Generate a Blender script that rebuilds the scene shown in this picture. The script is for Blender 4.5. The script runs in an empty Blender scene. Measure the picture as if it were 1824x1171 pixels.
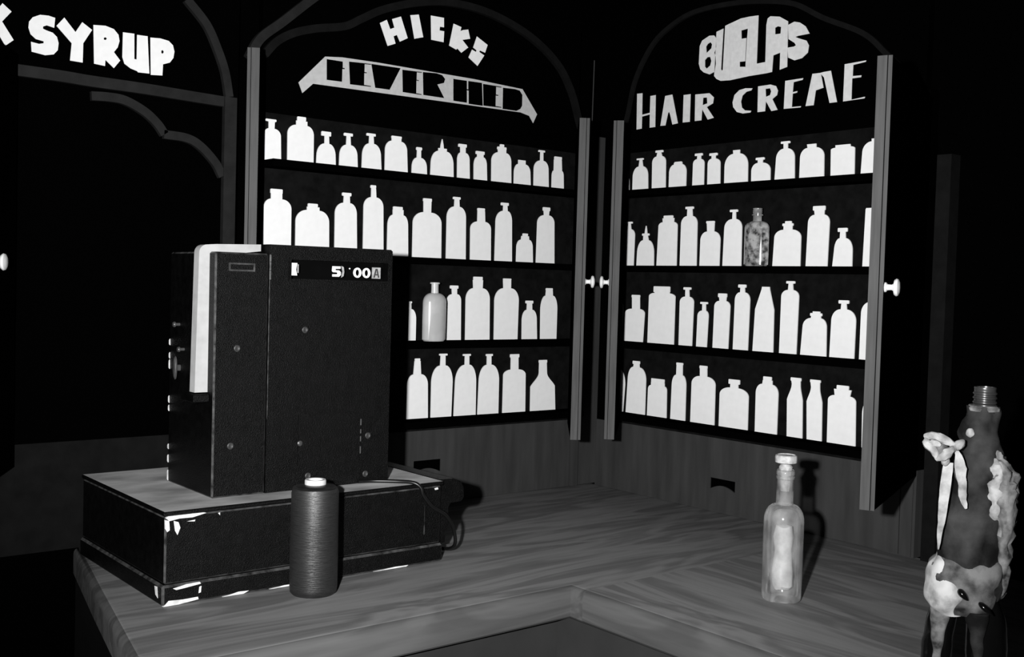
import bpy, bmesh, math, random
from mathutils import Vector, Matrix, noise
from mathutils.geometry import tessellate_polygon

random.seed(7)
SC = bpy.context.scene
COL = SC.collection

# ---------------------------------------------------------------- camera
CAM_POS = Vector((-2.15757, -2.27502, 0.56))
YAW, PITCH, ROLL = 0.683702467, -0.0385679968, 0.0277812823
fwd = Vector((math.sin(YAW)*math.cos(PITCH), math.cos(YAW)*math.cos(PITCH), math.sin(PITCH)))
rgt0 = Vector((math.cos(YAW), -math.sin(YAW), 0))
up0 = rgt0.cross(fwd)
RGT = math.cos(ROLL)*rgt0 + math.sin(ROLL)*up0
UP = -math.sin(ROLL)*rgt0 + math.cos(ROLL)*up0
cam_d = bpy.data.cameras.new('camera')
cam_d.sensor_width = 36.0
cam_d.lens = 1951.55/1824*36
cam_d.clip_start = 0.02
cam = bpy.data.objects.new('camera', cam_d)
COL.objects.link(cam)
cam.matrix_world = Matrix((( RGT.x, UP.x, -fwd.x, CAM_POS.x), (RGT.y, UP.y, -fwd.y, CAM_POS.y),
                           (RGT.z, UP.z, -fwd.z, CAM_POS.z), (0, 0, 0, 1)))
SC.camera = cam

# ---------------------------------------------------------------- world, flash and exposure
w = bpy.data.worlds.new('world'); SC.world = w; w.use_nodes = True
bg = w.node_tree.nodes['Background']
bg.inputs['Color'].default_value = (1, 1, 1, 1); bg.inputs['Strength'].default_value = 0.0001
# the photographer's bracket flash, a hand's width left of the camera
fl = bpy.data.lights.new('flash', 'SPOT')
fl.energy = 362.0
fl.spot_size = math.radians(86); fl.spot_blend = 1.0
fl.shadow_soft_size = 0.022
flo = bpy.data.objects.new('flash', fl); COL.objects.link(flo)
flo.location = CAM_POS - 0.19*RGT + 0.05*UP
flo.rotation_euler = (Vector((-0.37, -0.12, 0.74)) - flo.location).to_track_quat('-Z', 'Y').to_euler()
SC.view_settings.view_transform = 'Standard'
SC.view_settings.look = 'None'
SC.view_settings.exposure = 0.0
SC.view_settings.gamma = 1.0
SC.view_settings.use_curve_mapping = False

# ---------------------------------------------------------------- materials
def mat(name, v, rough=0.6, spec=0.3, var=0.0, scale=20.0, stretch=(1, 1, 1), bump=0.0, bscale=None, coat=0.0, metal=0.0):
    """plain grey procedural material, v = linear albedo, var = relative noise variation"""
    m = bpy.data.materials.new(name); m.use_nodes = True
    nt = m.node_tree; b = nt.nodes['Principled BSDF']
    b.inputs['Base Color'].default_value = (v, v, v, 1)
    b.inputs['Roughness'].default_value = rough
    b.inputs['Specular IOR Level'].default_value = spec
    b.inputs['Metallic'].default_value = metal
    b.inputs['Coat Weight'].default_value = coat
    tc = nt.nodes.new('ShaderNodeTexCoord')
    mp = nt.nodes.new('ShaderNodeMapping'); mp.inputs['Scale'].default_value = stretch
    nt.links.new(tc.outputs['Object'], mp.inputs['Vector'])
    n = nt.nodes.new('ShaderNodeTexNoise'); n.inputs['Scale'].default_value = scale; n.inputs['Detail'].default_value = 6
    nt.links.new(mp.outputs['Vector'], n.inputs['Vector'])
    if var:
        r = nt.nodes.new('ShaderNodeValToRGB')
        lo, hi = v*(1-var), min(1.0, v*(1+var))
        r.color_ramp.elements[0].position = 0.3; r.color_ramp.elements[0].color = (lo, lo, lo, 1)
        r.color_ramp.elements[1].position = 0.7; r.color_ramp.elements[1].color = (hi, hi, hi, 1)
        nt.links.new(n.outputs['Fac'], r.inputs['Fac']); nt.links.new(r.outputs['Color'], b.inputs['Base Color'])
    if bump:
        n2 = nt.nodes.new('ShaderNodeTexNoise'); n2.inputs['Scale'].default_value = bscale or scale; n2.inputs['Detail'].default_value = 4
        nt.links.new(mp.outputs['Vector'], n2.inputs['Vector'])
        bp = nt.nodes.new('ShaderNodeBump'); bp.inputs['Strength'].default_value = bump; bp.inputs['Distance'].default_value = 0.002
        nt.links.new(n2.outputs['Fac'], bp.inputs['Height']); nt.links.new(bp.outputs['Normal'], b.inputs['Normal'])
    return m

def counter_wood(name, WOOD):
    m = bpy.data.materials.new(name); m.use_nodes = True
    nt = m.node_tree; N = nt.nodes.new; L = nt.links.new
    b = nt.nodes['Principled BSDF']; b.inputs['Roughness'].default_value = 0.55; b.inputs['Specular IOR Level'].default_value = 0.25
    geo = N('ShaderNodeNewGeometry'); sp = N('ShaderNodeSeparateXYZ'); L(geo.outputs['Position'], sp.inputs[0])
    gt = N('ShaderNodeMath'); gt.operation = 'GREATER_THAN'; gt.inputs[1].default_value = -0.81; L(sp.outputs['Y'], gt.inputs[0])
    sw = N('ShaderNodeCombineXYZ'); L(sp.outputs['Y'], sw.inputs[0]); L(sp.outputs['X'], sw.inputs[1]); L(sp.outputs['Z'], sw.inputs[2])
    mx = N('ShaderNodeMix'); mx.data_type = 'VECTOR'
    L(gt.outputs[0], mx.inputs['Factor']); L(sw.outputs[0], mx.inputs[4]); L(geo.outputs['Position'], mx.inputs[5])
    mp = N('ShaderNodeMapping'); mp.inputs['Scale'].default_value = (0.8, 4.6, 4.6); mp.inputs['Rotation'].default_value = (0, 0, 0.06)
    L(mx.outputs[1], mp.inputs['Vector'])
    n1 = N('ShaderNodeTexNoise'); n1.inputs['Scale'].default_value = 2.3; n1.inputs['Detail'].default_value = 3; n1.inputs['Distortion'].default_value = 1.2
    L(mp.outputs[0], n1.inputs['Vector'])
    wv = N('ShaderNodeMath'); wv.operation = 'MULTIPLY'; wv.inputs[1].default_value = 26; L(n1.outputs['Fac'], wv.inputs[0])
    sn = N('ShaderNodeMath'); sn.operation = 'SINE'; L(wv.outputs[0], sn.inputs[0])
    mp2 = N('ShaderNodeMapping'); mp2.inputs['Scale'].default_value = (3.0, 42.0, 42.0); L(mx.outputs[1], mp2.inputs['Vector'])
    n2 = N('ShaderNodeTexNoise'); n2.inputs['Scale'].default_value = 2; n2.inputs['Detail'].default_value = 5; L(mp2.outputs[0], n2.inputs['Vector'])
    a = N('ShaderNodeMath'); a.operation = 'MULTIPLY_ADD'; a.inputs[1].default_value = 0.20; L(sn.outputs[0], a.inputs[0]); n2h = N('ShaderNodeMath'); n2h.operation = 'MULTIPLY_ADD'; n2h.inputs[1].default_value = 0.55; n2h.inputs[2].default_value = 0.22; L(n2.outputs['Fac'], n2h.inputs[0]); L(n2h.outputs[0], a.inputs[2])
    a2 = N('ShaderNodeMath'); a2.operation = 'MULTIPLY_ADD'; a2.inputs[1].default_value = 0.7; L(n1.outputs['Fac'], a2.inputs[0]); L(a.outputs[0], a2.inputs[2])
    r = N('ShaderNodeValToRGB')
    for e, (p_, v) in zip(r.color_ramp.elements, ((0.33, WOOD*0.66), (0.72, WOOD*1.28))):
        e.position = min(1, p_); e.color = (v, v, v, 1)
    a3 = N('ShaderNodeMath'); a3.operation = 'MULTIPLY'; a3.inputs[1].default_value = 0.62; L(a2.outputs[0], a3.inputs[0]); L(a3.outputs[0], r.inputs['Fac']); L(r.outputs['Color'], b.inputs['Base Color'])
    return m

M = dict(
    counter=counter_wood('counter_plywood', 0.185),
    black=mat('black_paint', 0.0006, 0.9, 0.0),
    back=mat('dark_backboard', 0.0048, 0.9, 0.03, 0.35, 40),
    panel=mat('dark_stained_panel', 0.034, 0.7, 0.15, 0.22, 6, (6, 6, 0.7)),
    moulding=mat('dark_moulding', 0.0105, 0.7, 0.15, 0.3, 30),
    moulding_dim=mat('very_dark_moulding', 0.0042, 0.8, 0.08, 0.3, 30),
    edge=mat('bare_door_edge', 0.056, 0.6, 0.2, 0.25, 14, (8, 8, 0.6)),
    edge_light=mat('worn_door_edge', 0.12, 0.6, 0.2, 0.5, 14, (8, 8, 1)),
    white=mat('white_poster_paint', 0.80, 0.9, 0.05, 0.03, 60),
    letter=mat('white_lettering', 0.78, 0.9, 0.05, 0.04, 60),
    letter_grey=mat('pale_grey_lettering', 0.62, 0.9, 0.05, 0.08, 80),
    banner=mat('grey_banner_paint', 0.46, 0.9, 0.05, 0.08, 80),
    knob=mat('white_porcelain', 0.8, 0.2, 0.5),
    register=mat('register_black_enamel', 0.0014, 0.42, 0.14, 0.7, 60, bump=0.8, bscale=640),
    register_edge=mat('worn_enamel_edge', 0.042, 0.5, 0.3, 0.9, 60),
    chip=mat('bare_chipped_wood', 0.7, 0.8, 0.1, 0.25, 90),
    lid=mat('worn_lid_board', 0.50, 0.7, 0.2, 0.5, 7, (1, 2.2, 2)),
    cream=mat('cream_panel', 0.40, 0.8, 0.1, 0.1, 45),
    dim_metal=mat('dull_metal', 0.05, 0.35, 0.5, 0.3, 60),
    bright_metal=mat('bright_metal', 0.6, 0.25, 0.5, metal=1.0),
    flag_white=mat('white_flag_paint', 0.8, 0.7, 0.1),
    flag_grey=mat('grey_flag_paint', 0.34, 0.7, 0.1, 0.3, 120),
    nosing_dimmed=counter_wood('counter_plywood_flash_dimmed', 0.078),  # same counter wood, colour darkened to offset the flash on the edges
    glass_dark=mat('dark_recess', 0.002, 0.3, 0.2),
    base=mat('counter_front_board', 0.030, 0.7, 0.15, 0.15, 8),
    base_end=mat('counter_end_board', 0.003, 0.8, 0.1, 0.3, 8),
    rubber=mat('black_cord', 0.004, 0.35, 0.4),
    paper=mat('paper_tube', 0.6, 0.7, 0.2, 0.1, 60),
    cork=mat('pale_cork', 0.42, 0.7, 0.2, 0.35, 120),
)

# ---------------------------------------------------------------- object helpers
def link_mesh(name, bm, m, parent=None, smooth=False, origin=None):
    bmesh.ops.remove_doubles(bm, verts=bm.verts, dist=1e-6)
    bmesh.ops.recalc_face_normals(bm, faces=bm.faces)
    vs = [v.co for v in bm.verts]
    mn = Vector([min(v[i] for v in vs) for i in range(3)]); mxx = Vector([max(v[i] for v in vs) for i in range(3)])
    o3 = Vector(((mn.x+mxx.x)/2, (mn.y+mxx.y)/2, mn.z)) if origin is None else Vector(origin)
    bmesh.ops.translate(bm, verts=bm.verts, vec=-o3)
    me = bpy.data.meshes.new(name); bm.to_mesh(me); bm.free()
    for mm in (m if isinstance(m, (list, tuple)) else [m]): me.materials.append(mm)
    if smooth:
        me.polygons.foreach_set('use_smooth', [True]*len(me.polygons))
        me.set_sharp_from_angle(angle=math.radians(38))
    o = bpy.data.objects.new(name, me); COL.objects.link(o)
    o.location = o3
    if parent is not None:
        o.parent = parent
        pw = parent_world(parent)
        o.location = o3 - pw
    return o
def parent_world(p):
    v = Vector((0, 0, 0))
    while p is not None:
        v += p.location; p = p.parent
    return v
def thing(name, label, cat, loc, group=None):
    o = bpy.data.objects.new(name, None); COL.objects.link(o); o.empty_display_size = 0.05
    o.location = loc; return tag(o, label, cat, group)
def tag(o, label, cat, group=None):
    o['label'] = label; o['category'] = cat
    if group: o['group'] = group
    return o
def structure(o):
    o['kind'] = 'structure'; return o

def face(side, u, t, z):
    """point on the left wall (x = u) or right wall (y = -u), t metres out from it"""
    return Vector((u, -t, z)) if side == 'L' else Vector((-t, -u, z))
def add_flat(bm, loops, fn, t0, t1, mi=0):
    """extruded flat shape (outer loop + holes); fn(u, t, z) -> world"""
    tris = tessellate_polygon([[Vector((a, b_, 0)) for a, b_ in l] for l in loops])
    pts = [q for l in loops for q in l]
    f = [bm.verts.new(fn(a, t1, b_)) for a, b_ in pts]
    k = [bm.verts.new(fn(a, t0, b_)) for a, b_ in pts]
    for t in tris:
        for vv in (f, k):
            try:
                fc = bm.faces.new([vv[i] for i in t]); fc.material_index = mi
            except ValueError: pass
    i0 = 0
    for l in loops:
        n = len(l)
        for i in range(n):
            a, b_ = i0+i, i0+(i+1) % n
            fc = bm.faces.new((f[a], f[b_], k[b_], k[a])); fc.material_index = mi
        i0 += n
def add_box(bm, x0, x1, y0, y1, z0, z1, mi=0, bevel=0.0, bevel_mi=None, seg=1):
    r = bmesh.ops.create_cube(bm, size=1.0)
    vs = r['verts']
    for v in vs:
        v.co = Vector((x0+(v.co.x+.5)*(x1-x0), y0+(v.co.y+.5)*(y1-y0), z0+(v.co.z+.5)*(z1-z0)))
    fs = {f for v in vs for f in v.link_faces}
    for f in fs: f.material_index = mi
    if bevel:
        es = list({e for v in vs for e in v.link_edges})
        rb = bmesh.ops.bevel(bm, geom=es, offset=bevel, segments=seg, affect='EDGES', profile=0.5)
        for f in rb['faces']: f.material_index = mi if bevel_mi is None else bevel_mi
def add_lathe(bm, prof, c, n=40, sx=1.0, sy=1.0, ang=0.0, mi=0, axis=None):
    """surface of revolution about z (or about `axis`) through c; prof = [(radius, height)]"""
    q = Matrix.Identity(3) if axis is None else Vector((0, 0, 1)).rotation_difference(Vector(axis).normalized()).to_matrix()
    rings = []
    for r, h in prof:
        if r < 1e-6: rings.append([bm.verts.new(Vector(c)+q @ Vector((0, 0, h)))])
        else:
            ring = []
            for i in range(n):
                a = 2*math.pi*i/n; p = Vector((r*sx*math.cos(a), r*sy*math.sin(a), h))
                p = Matrix.Rotation(ang, 3, 'Z') @ p
                ring.append(bm.verts.new(Vector(c)+q @ p))
            rings.append(ring)
    for A, B in zip(rings, rings[1:]):
        if len(A) == 1 and len(B) == 1: continue
        for i in range(n):
            j = (i+1) % n
            if len(A) == 1: f = bm.faces.new((A[0], B[i], B[j]))
            elif len(B) == 1: f = bm.faces.new((A[i], A[j], B[0]))
            else: f = bm.faces.new((A[i], A[j], B[j], B[i]))
            f.material_index = mi
def add_tube(bm, pts, r, n=10, mi=0, taper=None):
    pts = [Vector(p) for p in pts]; rings = []
    for i, p in enumerate(pts):
        d = (pts[min(i+1, len(pts)-1)]-pts[max(i-1, 0)]).normalized()
        a = d.orthogonal().normalized() if i == 0 else (prev - d*prev.dot(d)).normalized()
        prev = a; b_ = d.cross(a); rr = r if taper is None else taper[i]
        rings.append([bm.verts.new(p+rr*(a*math.cos(2*math.pi*k/n)+b_*math.sin(2*math.pi*k/n))) for k in range(n)])
    for A, B in zip(rings, rings[1:]):
        for i in range(n): bm.faces.new((A[i], A[(i+1) % n], B[(i+1) % n], B[i])).material_index = mi
    for R_ in (rings[0][::-1], rings[-1]): bm.faces.new(R_).material_index = mi
def spline(pts, k=8):
    """Catmull-Rom through pts"""
    P = [Vector(p) for p in pts]; P = [2*P[0]-P[1]]+P+[2*P[-1]-P[-2]]; out = []
    for i in range(1, len(P)-2):
        for s in range(k):
            t = s/k; a, b_, c, d = P[i-1:i+3]
            out.append(0.5*((2*b_)+(c-a)*t+(2*a-5*b_+4*c-d)*t*t+(3*b_-a-3*c+d)*t**3))
    return out+[P[-2]]
def ribbon_loop(pts, width):
    """outline of a flat moulding of the given width along pts (2-D)"""
    P = [Vector((a, b_)) for a, b_ in pts]; Lq, Rq = [], []
    for i, p in enumerate(P):
        d = (P[min(i+1, len(P)-1)]-P[max(i-1, 0)]).normalized(); nrm = Vector((-d.y, d.x))
        Lq.append(tuple(p+nrm*width/2)); Rq.append(tuple(p-nrm*width/2))
    return Lq+Rq[::-1]
def sp2(pts, k=6): return [(p.x, p.y) for p in spline([(a, b_, 0) for a, b_ in pts], k)]

# outlines measured in metres on the two walls
CUTOUTS = [
 ('L', 0, 1, 'narrow T-stoppered', (-1.0374, -0.9948, -1.0384, -0.9965, 0.8828, -1.0267, -1.0128, 0.8997, -1.027, -1.0122, 0.9147), [(-1.0347, -1.0083, 0.9205, 0.9154)], {}),
 ('L', 0, 2, 'big broad-shouldered', (-0.9792, -0.9124, -0.9798, -0.9131, 0.8941, -0.9583, -0.9302, 0.9151, -0.9585, -0.9304, 0.9249), [(-0.956, -0.9341, 0.9346, 0.9249)], {}),
 ('L', 0, 3, 'small T-stoppered', (-0.9052, -0.8535, -0.9043, -0.8547, 0.8515, -0.8842, -0.8722, 0.8803, -0.8843, -0.8733, 0.8977), [(-0.893, -0.8679, 0.9081, 0.8975)], {}),
 ('L', 0, 4, 'small T-stoppered', (-0.8447, -0.7937, -0.8439, -0.7955, 0.8573, -0.8265, -0.8141, 0.8831, -0.8256, -0.8157, 0.9039), [(-0.8333, -0.8093, 0.9108, 0.9039)], {}),
 ('L', 0, 5, 'plain T-stoppered', (-0.7828, -0.7271, -0.7821, -0.7299, 0.8634, -0.7639, -0.7504, 0.8928, -0.7633, -0.752, 0.9107), [(-0.7713, -0.7461, 0.917, 0.9106)], {}),
 ('L', 0, 6, 'wide flat-capped', (-0.7178, -0.6513, -0.718, -0.6547, 0.8831, -0.6995, -0.6723, 0.906, -0.6996, -0.6725, 0.9125), [(-0.7006, -0.6715, 0.9184, 0.9125)], {}),
 ('L', 0, 7, 'tiny long-necked', (-0.6396, -0.5936, -0.6392, -0.5949, 0.8486, -0.625, -0.6129, 0.8722, -0.6246, -0.6135, 0.89), [(-0.6274, -0.6107, 0.8981, 0.8911)], {}),
 ('L', 0, 8, 'spike-topped squat', (-0.5834, -0.5115, -0.5825, -0.5133, 0.8627, -0.5603, -0.535, 0.8953, -0.5605, -0.5352, 0.9024), [], {'spike': (-0.5547, -0.5446, 0.9018, 0.9254)}),
 ('L', 0, 9, 'slim flare-lipped', (-0.5, -0.4602, -0.501, -0.4626, 0.8798, -0.4916, -0.4757, 0.8979, -0.4921, -0.4761, 0.9118), [(-0.4987, -0.4727, 0.9197, 0.9116)], {}),
 ('L', 0, 10, 'small sloping', (-0.4466, -0.4035, -0.4478, -0.4061, 0.8701, -0.4374, -0.4177, 0.8923, -0.4376, -0.418, 0.8989), [(-0.4425, -0.4145, 0.907, 0.8989)], {}),
 ('L', 0, 11, 'large double-capped', (-0.389, -0.3223, -0.3904, -0.3248, 0.8877, -0.3692, -0.3426, 0.9104, -0.3695, -0.3429, 0.9179), [(-0.3721, -0.3422, 0.9254, 0.9179), (-0.3637, -0.3502, 0.9322, 0.9254)], {}),
 ('L', 0, 12, 'short stubby', (-0.3132, -0.2548, -0.3134, -0.2576, 0.8638, -0.2994, -0.275, 0.8866, -0.2998, -0.2754, 0.8972), [], {}),
 ('L', 0, 13, 'thin-necked T-stoppered', (-0.244, -0.1906, -0.2448, -0.1935, 0.8792, -0.2232, -0.213, 0.9026, -0.2231, -0.2138, 0.9251), [(-0.2304, -0.2079, 0.9304, 0.925)], {}),
 ('L', 0, 14, 'narrow thick-necked', (-0.1796, -0.1354, -0.1798, -0.1377, 0.8649, -0.1731, -0.1442, 0.8806, -0.1732, -0.1464, 0.91), [(-0.1725, -0.1462, 0.9187, 0.9101)], {}),
 ('L', 1, 1, 'large wide-necked', (-1.0335, -0.9659, -1.0351, -0.9667, 0.7217, -1.0178, -0.9901, 0.7427, -1.018, -0.9904, 0.7548), [(-1.0195, -0.9896, 0.7651, 0.7548)], {}),
 ('L', 1, 2, 'wide squat', (-0.9546, -0.8665, -0.9551, -0.8681, 0.6966, -0.9264, -0.8943, 0.7231, -0.9266, -0.8945, 0.7308), [(-0.9244, -0.8989, 0.7385, 0.7307)], {}),
 ('L', 1, 3, 'tall T-stoppered', (-0.852, -0.7906, -0.8528, -0.7938, 0.7208, -0.8303, -0.8128, 0.7463, -0.8296, -0.814, 0.7621), [(-0.8346, -0.8098, 0.7703, 0.7627)], {}),
 ('L', 1, 4, 'tallest long-necked', (-0.7742, -0.7162, -0.7749, -0.7197, 0.7417, -0.7545, -0.7401, 0.765, -0.7543, -0.7419, 0.7869), [(-0.7568, -0.7417, 0.7939, 0.7868)], {}),
 ('L', 1, 5, 'medium sloping', (-0.7061, -0.6442, -0.7061, -0.6467, 0.7005, -0.6914, -0.6609, 0.7268, -0.6917, -0.6612, 0.7399), [(-0.6912, -0.6638, 0.7471, 0.7399)], {}),
 ('L', 1, 6, 'broad long-necked', (-0.6319, -0.5441, -0.6322, -0.5458, 0.712, -0.6007, -0.5785, 0.7389, -0.6015, -0.5784, 0.7657), [(-0.603, -0.5773, 0.7736, 0.7657)], {}),
 ('L', 1, 7, 'tall narrow-lipped', (-0.5288, -0.4668, -0.5293, -0.4694, 0.7318, -0.5068, -0.4904, 0.7593, -0.506, -0.4919, 0.7776), [(-0.5112, -0.488, 0.7838, 0.7776)], {}),
 ('L', 1, 8, 'medium straight-necked', (-0.452, -0.3845, -0.4536, -0.3868, 0.7068, -0.4314, -0.4064, 0.7255, -0.4314, -0.4083, 0.7534), [(-0.4321, -0.4086, 0.7605, 0.7534)], {}),
 ('L', 1, 9, 'tall T-stoppered', (-0.3715, -0.313, -0.3711, -0.3166, 0.7299, -0.347, -0.3323, 0.7586, -0.3465, -0.3338, 0.7726), [(-0.355, -0.3292, 0.7801, 0.7725)], {}),
 ('L', 1, 10, 'small beehive-shaped', (-0.298, -0.2396, -0.2978, -0.242, 0.6648, -0.2826, -0.255, 0.6861, -0.2815, -0.2563, 0.6957), [(-0.2777, -0.2601, 0.7027, 0.6957)], {}),
 ('L', 1, 11, 'tall flare-lipped', (-0.2283, -0.1623, -0.2271, -0.1665, 0.7346, -0.2038, -0.1872, 0.7562, -0.2052, -0.1861, 0.768), [(-0.2087, -0.1833, 0.7777, 0.768)], {}),
 ('L', 2, 1, 'half-hidden thin-necked', (-0.6493, -0.616, -0.6503, -0.6161, 0.4706, -0.6387, -0.6311, 0.4964, -0.6391, -0.6316, 0.5108), [(-0.6414, -0.6295, 0.5153, 0.5108)], {'clip': -0.6369}),
 ('L', 2, 3, 'narrow flare-lipped', (-0.521, -0.4757, -0.5222, -0.478, 0.5185, -0.5064, -0.4913, 0.5357, -0.5078, -0.4918, 0.5497), [(-0.5136, -0.4878, 0.5577, 0.5497)], {}),
 ('L', 2, 4, 'big wide-necked', (-0.461, -0.3819, -0.4624, -0.3845, 0.5234, -0.4388, -0.4091, 0.5524, -0.4405, -0.4084, 0.5737), [(-0.4393, -0.4101, 0.5822, 0.5737)], {}),
 ('L', 2, 5, 'big straight-necked', (-0.3665, -0.2867, -0.3679, -0.2857, 0.5208, -0.3385, -0.3136, 0.5544, -0.3402, -0.3138, 0.5754), [(-0.3404, -0.3135, 0.5801, 0.5754)], {}),
 ('L', 2, 6, 'small T-stoppered', (-0.2706, -0.2174, -0.2718, -0.2203, 0.4695, -0.2556, -0.2372, 0.4977, -0.2552, -0.2384, 0.5146), [(-0.2607, -0.2345, 0.5222, 0.5146)], {}),
 ('L', 2, 7, 'slender tapering', (-0.2051, -0.1471, -0.2069, -0.1468, 0.4982, -0.1896, -0.1642, 0.5371, -0.1885, -0.1653, 0.5505), [(-0.1893, -0.1655, 0.5575, 0.5505)], {}),
 ('L', 3, 1, 'round-tipped', (-0.6373, -0.5729, -0.6371, -0.5755, 0.3046, -0.6193, -0.5968, 0.3327, -0.6167, -0.5996, 0.3663), [(-0.616, -0.6007, 0.3726, 0.3663)], {}),
 ('L', 3, 2, 'arched T-stoppered', (-0.5639, -0.5001, -0.5643, -0.4983, 0.3095, -0.538, -0.5222, 0.3532, -0.5369, -0.523, 0.3783), [(-0.5417, -0.5166, 0.3832, 0.3782)], {}),
 ('L', 3, 3, 'arched T-stoppered', (-0.4917, -0.4213, -0.4897, -0.4224, 0.3069, -0.4602, -0.4462, 0.3533, -0.46, -0.447, 0.3761), [(-0.4669, -0.4418, 0.3811, 0.3761)], {}),
 ('L', 3, 4, 'tapering T-stoppered', (-0.4147, -0.3454, -0.4127, -0.346, 0.3083, -0.3875, -0.3731, 0.3515, -0.3878, -0.3739, 0.3743), [(-0.3914, -0.3691, 0.3798, 0.3743)], {}),
 ('L', 3, 5, 'square-shouldered long-necked', (-0.3309, -0.2522, -0.3308, -0.2543, 0.3214, -0.3058, -0.28, 0.3366, -0.3064, -0.2812, 0.3687), [(-0.3093, -0.2784, 0.3779, 0.3687)], {}),
 ('L', 3, 6, 'wide sloping-shouldered', (-0.2339, -0.1435, -0.2348, -0.1479, 0.2877, -0.2057, -0.1777, 0.3246, -0.2057, -0.1798, 0.352), [(-0.2071, -0.1785, 0.3602, 0.352)], {'s': 'concave'}),
 ('R', 0, 1, 'barely visible', (0.0932, 0.1241, 0.0925, 0.1233, 0.8533, 0.1022, 0.1126, 0.8718, 0.1016, 0.112, 0.8848), [], {'clip': 0.1168}),
 ('R', 0, 2, 'small T-stoppered', (0.1365, 0.1949, 0.1365, 0.1929, 0.8684, 0.1578, 0.1731, 0.8956, 0.1606, 0.1692, 0.9131), [(0.1497, 0.1746, 0.9177, 0.9133)], {}),
 ('R', 0, 3, 'tall T-stoppered', (0.2098, 0.2588, 0.2082, 0.2567, 0.9019, 0.2233, 0.2429, 0.9179, 0.2263, 0.2385, 0.928), [(0.2191, 0.2461, 0.934, 0.9279)], {}),
 ('R', 0, 4, 'squat short-necked', (0.2712, 0.3308, 0.2709, 0.3305, 0.8708, 0.2872, 0.3151, 0.8918, 0.287, 0.3149, 0.8964), [(0.2893, 0.3138, 0.8988, 0.8963)], {}),
 ('R', 0, 5, 'slim T-stoppered', (0.3534, 0.3916, 0.3536, 0.3909, 0.8887, 0.3668, 0.379, 0.9007, 0.3673, 0.3787, 0.9089), [(0.3588, 0.3843, 0.9152, 0.909)], {}),
 ('R', 0, 6, 'slim T-stoppered', (0.404, 0.4456, 0.403, 0.4437, 0.8852, 0.4153, 0.4277, 0.8982, 0.415, 0.4274, 0.9057), [(0.4076, 0.4337, 0.9122, 0.9057)], {}),
 ('R', 0, 7, 'wide dome-shouldered', (0.4594, 0.5329, 0.4587, 0.5318, 0.8752, 0.4853, 0.5049, 0.9052, 0.4841, 0.5053, 0.9142), [], {}),
 ('R', 0, 8, 'small squat flare-lipped', (0.5445, 0.6014, 0.5436, 0.6005, 0.8587, 0.5625, 0.5763, 0.8774, 0.5622, 0.5768, 0.8843), [(0.5558, 0.5818, 0.8902, 0.8843)], {}),
 ('R', 0, 9, 'tapering T-stoppered', (0.6142, 0.6723, 0.6167, 0.6701, 0.8828, 0.6377, 0.6493, 0.906, 0.6371, 0.6488, 0.9178), [(0.6294, 0.6555, 0.9233, 0.9179)], {}),
 ('R', 0, 10, 'wide short-necked', (0.6858, 0.7539, 0.686, 0.7522, 0.8804, 0.7061, 0.7296, 0.9023, 0.7042, 0.7292, 0.9108), [], {}),
 ('R', 0, 11, 'square wide-lidded', (0.7722, 0.8344, 0.7703, 0.8329, 0.8925, 0.7823, 0.8219, 0.8967, 0.782, 0.8206, 0.9023), [], {}),
 ('R', 0, 12, 'partly covered wide', (0.8505, 0.9177, 0.8528, 0.9124, 0.8802, 0.8756, 0.8964, 0.9036, 0.8753, 0.8961, 0.9095), [], {}),
 ('R', 1, 1, 'slim T-stoppered', (0.1111, 0.149, 0.1105, 0.1504, 0.7085, 0.1233, 0.1357, 0.7259, 0.1247, 0.133, 0.741), [(0.1156, 0.1405, 0.7462, 0.741)], {}),
 ('R', 1, 2, 'spike-topped small', (0.1613, 0.2251, 0.1623, 0.2241, 0.6584, 0.1835, 0.2031, 0.6947, 0.184, 0.1991, 0.707), [(0.1792, 0.2053, 0.7128, 0.707)], {'spike': (0.1888, 0.1968, 0.7129, 0.7334)}),
 ('R', 1, 3, 'large stepped-lid', (0.236, 0.3069, 0.239, 0.3059, 0.7308, 0.2541, 0.2926, 0.7414, 0.2527, 0.2936, 0.7517), [(0.2567, 0.2894, 0.7588, 0.7517)], {}),
 ('R', 1, 4, 'tallest T-stoppered', (0.3191, 0.3761, 0.3193, 0.3743, 0.7342, 0.3389, 0.3574, 0.755, 0.3395, 0.3552, 0.7731), [(0.3327, 0.3604, 0.7794, 0.7731)], {}),
 ('R', 1, 5, 'medium flared-neck', (0.387, 0.4519, 0.3875, 0.4524, 0.6913, 0.409, 0.4312, 0.7135, 0.4072, 0.4316, 0.7339), [(0.4051, 0.4322, 0.7401, 0.734)], {}),
 ('R', 1, 6, 'tall T-stoppered', (0.4628, 0.5217, 0.4649, 0.5203, 0.7203, 0.4893, 0.5003, 0.7429, 0.4898, 0.4991, 0.7603), [(0.4809, 0.5056, 0.7664, 0.7603)], {}),
 ('R', 1, 8, 'wide double-lipped', (0.6174, 0.6973, 0.6202, 0.6968, 0.6942, 0.6461, 0.6712, 0.7127, 0.6464, 0.6708, 0.7213), [(0.6426, 0.6736, 0.7277, 0.7213), (0.6502, 0.6684, 0.7331, 0.7276)], {}),
 ('R', 1, 9, 'big jar-like tall', (0.7131, 0.7721, 0.7152, 0.774, 0.7269, 0.7329, 0.7586, 0.7455, 0.7314, 0.7589, 0.7554), [(0.7276, 0.761, 0.7657, 0.7554)], {}),
 ('R', 1, 10, 'small bone-stoppered', (0.7858, 0.8377, 0.7891, 0.8371, 0.6612, 0.8031, 0.8183, 0.6901, 0.8036, 0.817, 0.7044), [(0.7971, 0.8222, 0.7133, 0.7044)], {}),
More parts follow.
